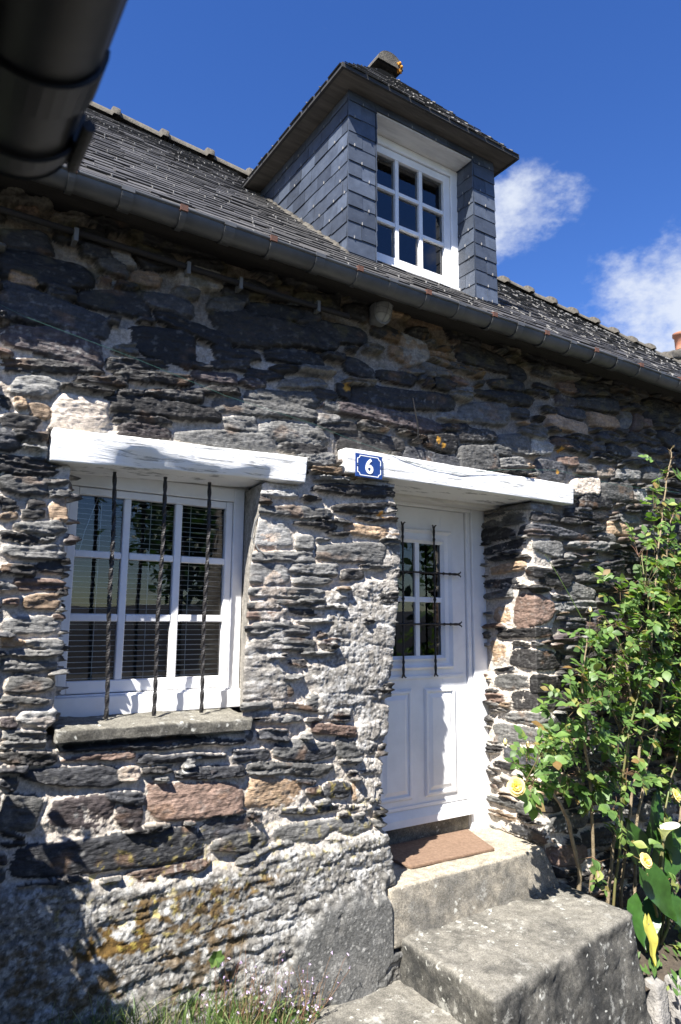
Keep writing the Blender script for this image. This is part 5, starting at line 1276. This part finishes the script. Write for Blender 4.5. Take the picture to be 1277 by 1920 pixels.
for i in range(nI):
    t = i / (nI - 1)
    for j in range(nJ):
        a = (j / (nJ - 1) * 2 - 1) * PI * (1 - .12 * t)
        lipf = (1 + math.cos(a)) / 2
        rr_ = .010 + .050 * t ** 1.7 * (.55 + .6 * lipf)
        hh_ = .125 * t * (.62 + .55 * lipf)
        vs.append(c0 + ax * hh_ + (b * math.sin(a) + c * -math.cos(a) * -1) * rr_ + c * (.03 * t * t * lipf))
mb.add(vs, [(i * nJ + j, i * nJ + j + 1, (i + 1) * nJ + j + 1, (i + 1) * nJ + j) for i in range(nI - 1) for j in range(nJ - 1)], 0, True)
mb.build('spathe', M['spathe'], cal)
mb = MB(); mb.tube([c0 + ax * .02, c0 + ax * .09], [.006, .004], 7); mb.build('spadix', M['petal'], cal)
mb = MB(); mb.tube([Vector(r0_), Vector((4.10, 2.69, -1.6)), c0], [.010, .008, .007], 7); mb.build('flower_stalk', M['green_stem'], cal)

# low leafy weeds between the stones right of the landing
mb = MB()
for _ in range(80):
    p = Vector((random.uniform(3.62, 4.5), random.uniform(2.25, 2.75), -1.93)); 
    leaf_shape(mb, p, rnd_dir(.9), Vector((0, -.6, .8)), random.uniform(.03, .075), random.uniform(.015, .035), .2, .3, profile=LP)
tag(mb.build('ground_weeds', M['rose_leaf']), kind='stuff')

# grass and weeds at the foot of the wall
mb = MB()
def blade(p, h_, lean, w_=.0035):
    d = Vector((lean[0], lean[1], 1)).normalized(); vs = []
    s = Vector((random.uniform(-1, 1), random.uniform(-.4, .4), 0)).normalized() * w_
    for i in range(5):
        t = i / 4; c = p + Vector((lean[0] * h_ * t * t, lean[1] * h_ * t * t, h_ * t * (1 - .25 * t * math.hypot(*lean)))); e = s * (1 - t * .92)
        vs += [c - e, c + e]
    mb.add(vs, [(i * 2, i * 2 + 1, i * 2 + 3, i * 2 + 2) for i in range(4)], 0, True)
for _ in range(3000):
    x = random.uniform(.45, 1.85); cl = .5 + .5 * math.sin(x * 7.3) * math.sin(x * 3.1 + 1)
    if random.random() > .35 + .65 * cl: continue
    y = random.uniform(2.45, 2.96)
    hmax = .14 if 1.15 < x < 1.75 else (.17 if .6 < x < .95 else .08)
    blade(Vector((x, y, -1.90 + .30 * float(ss(2.0, 1.0, x)))), random.uniform(.05, hmax) + (.06 if y > 2.8 else 0), (random.gauss(0, .45), random.gauss(-.1, .35)), random.uniform(.0018, .0042))
for k in range(9):     # long arching straw stalks
    x = random.uniform(1.2, 1.5); blade(Vector((x, 2.86, -1.74)), random.uniform(.22, .34), (random.uniform(-.2, 1.0), -.2), .0026)
tag(mb.build('grass', M['grass']), kind='stuff')
tf = []
for wi, (x, z, h_, lb) in enumerate([(1.33, -1.74, .40, 'tall dry red-stemmed weed with tiny mauve flowers, leftmost against the mossy wall'), (1.47, -1.76, .34, 'middle clump of dry red-stemmed weed with mauve flowers below the mossy render'), (1.66, -1.78, .27, 'short weed with tiny mauve flowers next to the cement block')]):
    sm = MB(); fm = MB(); lm = MB()
    for k in range(26):
        b0 = Vector((x + random.gauss(0, .045), 2.87 + random.gauss(0, .03), z)); hh_ = h_ * random.uniform(.35, 1)
        top = b0 + Vector((random.gauss(0, .07), random.uniform(-.05, .02), hh_))
        md_ = b0.lerp(top, .5) + Vector((random.gauss(0, .015), -.01, 0))
        sm.tube([b0, md_, top], [.0016, .0013, .0007], 4, 0, False)
        for t in (.55, .75, .9, 1):
            if random.random() < .75:
                q = b0.lerp(top, t) + Vector((random.gauss(0, .012), -.008, random.gauss(0, .008)))
                sm.tube([b0.lerp(top, t - .06), q], .0007, 3, 0, False)
                if random.random() < .45:
                    for j in range(4): leaf_shape(fm, q, rnd_dir(), Vector((0, -1, 0)), .007, .006, .1, 0, profile=(.3, 1, .4))
        for _ in range(3): leaf_shape(lm, b0.lerp(top, random.uniform(.02, .5)), rnd_dir(.1), Vector((0, -.7, .7)), random.uniform(.012, .028), random.uniform(.008, .016), .2, .2)
    fold_in(sm, fm, 1); fold_in(sm, lm, 2)
    w_ = sm.build('flowering_weed', [M['weed_stem'], M['purple'], M['grass']])
    tag(w_, lb, 'weed', 'flowering weeds at the foot of the wall')
mb = MB()
for k in range(7):
    leaf_shape(mb, Vector((1.27, 2.90, -1.405)), Vector((math.cos(k), -.5, math.sin(k))), Vector((0, -1, .2)), .04, .034, .1, .1, profile=LP)
tag(mb.build('wall_seedling', M['rose_leaf']), 'tiny round-leaved seedling rooted in the mossy wall', 'seedling')
# dry straw stem leaning on the wall right of the door
mb = MB(); mb.tube([(3.70, 2.86, .02), (3.60, 2.88, .18), (3.50, 2.90, .33), (3.43, 2.91, .42)], [.003, .0025, .002, .0012], 5)
tag(mb.build('straw_stem', M['grass']), 'single dry straw-coloured stem leaning on the dark stones above the rose', 'stem')

# shrub standing out to the left, whose shade falls on the foot of the wall
def tree(name, base, h_trunk, cen, rad, n, leaf, label, cat, seed, tr=.05):
    rnd = random.Random(seed)
    root = tag(empty(name, base), label, cat)
    mb = MB(); b0 = Vector(base); c = Vector(cen)
    top = Vector((c.x, c.y, c.z + rad[2] * .3))
    mb.tube([b0, b0.lerp(top, .35) + Vector((tr, 0, 0)), b0.lerp(top, .7), top], [tr, tr * .8, tr * .5, tr * .15], 8)
    tips = []
    for k in range(16):
        q = b0.lerp(top, rnd.uniform(.35, .9)); a = rnd.uniform(0, 2 * PI); e = rnd.uniform(-.3, .9)
        t = c + Vector((math.cos(a) * rad[0] * .75, math.sin(a) * rad[1] * .75, e * rad[2] * .7)); tips.append(t)
        mb.tube([q, q.lerp(t, .5) + Vector((0, 0, rad[2] * .06)), t], [tr * .4, tr * .25, tr * .08], 5)
    mb.build('trunk', M['bark'], root)
    mb = MB()
    cl = [(t + Vector([rnd.gauss(0, .12) * r for r in rad]), rnd.uniform(.22, .40)) for t in tips for _ in range(3)]
    for _ in range(n):
        t, r_ = cl[rnd.randrange(len(cl))]
        p = t + Vector((rnd.gauss(0, .5) * r_ * rad[0], rnd.gauss(0, .5) * r_ * rad[1], rnd.gauss(0, .45) * r_ * rad[2]))
        d = Vector((rnd.uniform(-1, 1), rnd.uniform(-1, 1), rnd.uniform(-.8, .6)))
        s = leaf * rnd.uniform(.6, 1.2)
        leaf_shape(mb, p, d, Vector((rnd.uniform(-1, 1), rnd.uniform(-1, 1), 1)), s, s * .6, .2, .2, profile=(.1, .9, 1, .1))
    mb.build('crown', M['tree_leaf'], root)
    return root
tree('shrub', (-.42, 2.55, -1.9), 1, (-.38, 2.5, -.50), (.42, .35, .60), 4200, .075, 'leafy shrub beside the wall that throws its shade on the lower left stones', 'shrub', 4, .03)
tree('garden_tree', (7.6, -8.4, -2.32), 1, (7.4, -8.2, 1.3), (2.7, 2.6, 2.6), 9000, .26, 'dark leafy tree across the street, seen only as a reflection in the window panes', 'tree', 8, .16)
tree('garden_tree', (14.5, -7.5, -2.32), 1, (14.4, -7.5, 1.8), (3.2, 3.0, 3.2), 7000, .34, 'broad dark tree across the street, reflected in the door glass', 'tree', 9, .18)
xs = np.linspace(-60, 80, 60); 
vs = []; 
for i, x_ in enumerate(xs):
    hgt = -.2 + 1.3 * float(fb(np.array([x_ * .04]), np.array([.3]), 7)[0])
    vs += [(x_, -24, -2.4), (x_, -30, hgt - .3), (x_, -44, hgt + .5), (x_, -80, hgt + 1.6)]
me = bpy.data.meshes.new('hill'); me.from_pydata(vs, [], [(i * 4 + j, (i + 1) * 4 + j, (i + 1) * 4 + j + 1, i * 4 + j + 1) for i in range(59) for j in range(3)])
tag(link('hill', me, None, M['black_edge']), kind='structure')

# ------------------------------------------------------------------ neighbour's gutter close to the camera
nb = tag(empty('neighbour_eaves', (-.4, .2, .7)), 'dark eaves and half-round gutter of the neighbouring house, out of focus at the top left', 'eaves')
g2 = gutter_mesh('gutter', -6.9, 1.0, .078, .700, .080, M['zinc_dark'], nb, 'y', True, .006, 18)
mb = gutter_band(.82, .06, .078, .700, .0805, 'y', 18); mb.build('gutter_joint', M['zinc_dark'], g2)
mb = gutter_band(.955, .022, .078, .700, .083, 'y', 18); mb.box(.152, .166, .93, .985, .660, .712); mb.build('gutter_bracket', M['zinc_dark'], g2)
mb = MB(); mb.tube([(.163, .88, .655), (.1625, .985, .655)], .009, 8); mb.build('gutter_hook', M['iron'], g2)
mb = MB(); mb.hexa([(-3.4, -7.0, 2.9), (.03, -7.0, .735), (.03, .98, .735), (-3.4, .98, 2.9), (-3.4, -7.0, 2.95), (.03, -7.0, .762), (.03, .98, .762), (-3.4, .98, 2.95)]); mb.build('roof_edge', M['roof_slate'], nb)
mb = MB(); mb.box(-.05, -.02, -6.9, .98, .56, .73); mb.build('fascia', M['dark_wood'], nb)
mb = MB(); mb.box(-5.4, -.40, -7.0, .95, -1.95, .74); mb.build('wall', M['mortar'], nb)

# distant gable with a terracotta pot beyond the ridge at the right
ch = tag(empty('neighbour_chimney', (12.3, 7.0, 4.0)), 'stone chimney stack with a terracotta pot on the house beyond the roof ridge', 'chimney')
rough_block('stack', quad(11.9, 14.5, 7.0, 7.8, 3.2), quad(12.15, 14.5, 7.0, 7.8, 5.05), M['tile'], ch, .16, .03, .05, 71)
rough_block('capstone', [(11.35, 6.9, 4.78), (12.7, 6.9, 5.12), (12.7, 7.9, 5.12), (11.35, 7.9, 4.78)], [(11.37, 6.9, 4.90), (12.7, 6.9, 5.36), (12.7, 7.9, 5.36), (11.37, 7.9, 4.90)], M['tile'], ch, .14, .03, .04, 72)
mb = MB(); mb.tube([(12.45, 7.0, 5.25), (12.45, 7.0, 5.52), (12.45, 7.0, 5.525), (12.45, 7.0, 5.58)], [.125, .135, .165, .165], 16); mb.build('chimney_pot', M['terracotta'], ch)

# ------------------------------------------------------------------ sky, sun, camera
w = bpy.data.worlds.new('World'); SC.world = w; w.use_nodes = True
nt = w.node_tree; bg = nt.nodes['Background']
SUN = Vector((-1.55, -1.0, 2.31)).normalized()
el = math.asin(SUN.z); az = math.atan2(SUN.x, SUN.y)
sky = N(nt, 'ShaderNodeTexSky', sky_type='NISHITA'); sky.sun_disc = False; sky.sun_elevation = el; sky.sun_rotation = az
sky.air_density = 1.0; sky.dust_density = .15; sky.ozone_density = 3.2; sky.altitude = 200
tc = N(nt, 'ShaderNodeTexCoord')
hsv = N(nt, 'ShaderNodeHueSaturation'); hsv.inputs['Saturation'].default_value = 1.27; hsv.inputs['Value'].default_value = 1.42; hsv.inputs['Hue'].default_value = .5165
nt.links.new(sky.outputs[0], hsv.inputs['Color'])
def cloud(center, r0_, r1_, amt):
    vm = N(nt, 'ShaderNodeVectorMath', operation='DISTANCE'); nt.links.new(tc.outputs['Generated'], vm.inputs[0]); vm.inputs[1].default_value = center
    mr = N(nt, 'ShaderNodeMapRange', interpolation_type='SMOOTHSTEP'); nt.links.new(vm.outputs['Value'], mr.inputs[0])
    mr.inputs[1].default_value = r0_; mr.inputs[2].default_value = r1_; mr.inputs[3].default_value = amt; mr.inputs[4].default_value = 0
    return mr.outputs[0]
acc = None
for c in (((.632, .545, .555), .0, .12, .70), ((.615, .580, .525), .0, .09, .56), ((.665, .512, .545), .0, .09, .42), ((.640, .515, .575), .0, .06, .45), ((.702, .467, .538), .0, .035, .22), ((.747, .460, .481), .0, .045, .26),
          ((.80, .46, .375), .04, .19, .74), ((.745, .535, .385), .0, .11, .52), ((.80, .43, .42), .0, .06, .36), ((.775, .49, .40), .0, .10, .55), ((.75, .40, .525), 0, .03, .2)):
    o_ = cloud(*c)
    if acc is None: acc = o_
    else:
        mx = N(nt, 'ShaderNodeMath', operation='MAXIMUM'); nt.links.new(acc, mx.inputs[0]); nt.links.new(o_, mx.inputs[1]); acc = mx.outputs[0]
# scattered cloud banks over the southern half of the sky
sp = N(nt, 'ShaderNodeSeparateXYZ'); nt.links.new(tc.outputs['Generated'], sp.inputs[0])
mr = N(nt, 'ShaderNodeMapRange'); nt.links.new(sp.outputs[1], mr.inputs[0]); mr.inputs[1].default_value = .2; mr.inputs[2].default_value = -.3; mr.inputs[3].default_value = 0; mr.inputs[4].default_value = .30
mx = N(nt, 'ShaderNodeMath', operation='MAXIMUM'); nt.links.new(acc, mx.inputs[0]); nt.links.new(mr.outputs[0], mx.inputs[1]); acc = mx.outputs[0]
n1 = noise(nt, 6.5, 10, .62, vec=tc.outputs['Generated'], st=(1, 1, 1.7)); 
ad = N(nt, 'ShaderNodeMath', operation='ADD'); cm = N(nt, 'ShaderNodeMath', operation='MULTIPLY_ADD'); nt.links.new(n1, cm.inputs[0]); cm.inputs[1].default_value = 2.1; cm.inputs[2].default_value = -.58; nt.links.new(cm.outputs[0], ad.inputs[0]); nt.links.new(acc, ad.inputs[1])
mr = N(nt, 'ShaderNodeMapRange', interpolation_type='SMOOTHSTEP'); nt.links.new(ad.outputs[0], mr.inputs[0]); mr.inputs[1].default_value = .80; mr.inputs[2].default_value = 1.30; mr.inputs[3].default_value = 0; mr.inputs[4].default_value = .88
c_ = mix(nt, mr.outputs[0], hsv.outputs[0], (5.8, 6.2, 6.9))
nt.links.new(c_, bg.inputs['Color']); bg.inputs['Strength'].default_value = .050
ld = bpy.data.lights.new('sun', 'SUN'); ld.energy = 5.0; ld.angle = R(.53); ld.color = (1, .955, .89)
lo = bpy.data.objects.new('sun', ld); COL.objects.link(lo); lo.location = (-8, -6, 12); lo.rotation_euler = SUN.to_track_quat('Z', 'Y').to_euler()

cd = bpy.data.cameras.new('camera'); co = bpy.data.objects.new('camera', cd); COL.objects.link(co)
yaw, pitch, roll = R(32.94), R(8.99), R(.45)
f = Vector((math.sin(yaw) * math.cos(pitch), math.cos(yaw) * math.cos(pitch), math.sin(pitch)))
r = Vector((math.cos(yaw), -math.sin(yaw), 0)); u = r.cross(f)
r2 = r * math.cos(roll) + u * math.sin(roll); u2 = -r * math.sin(roll) + u * math.cos(roll)
co.matrix_world = Matrix(((r2.x, u2.x, -f.x, 0), (r2.y, u2.y, -f.y, 0), (r2.z, u2.z, -f.z, 0), (0, 0, 0, 1)))
cd.sensor_fit = 'VERTICAL'; cd.sensor_height = 36; cd.sensor_width = 24; cd.lens = 24; cd.clip_start = .02; cd.clip_end = 500
cd.dof.use_dof = True; cd.dof.focus_distance = 4.2; cd.dof.aperture_fstop = 3.8
SC.camera = co
SC.view_settings.view_transform = 'Standard'; SC.view_settings.look = 'None'; SC.view_settings.gamma = 1; SC.view_settings.exposure = 1.55
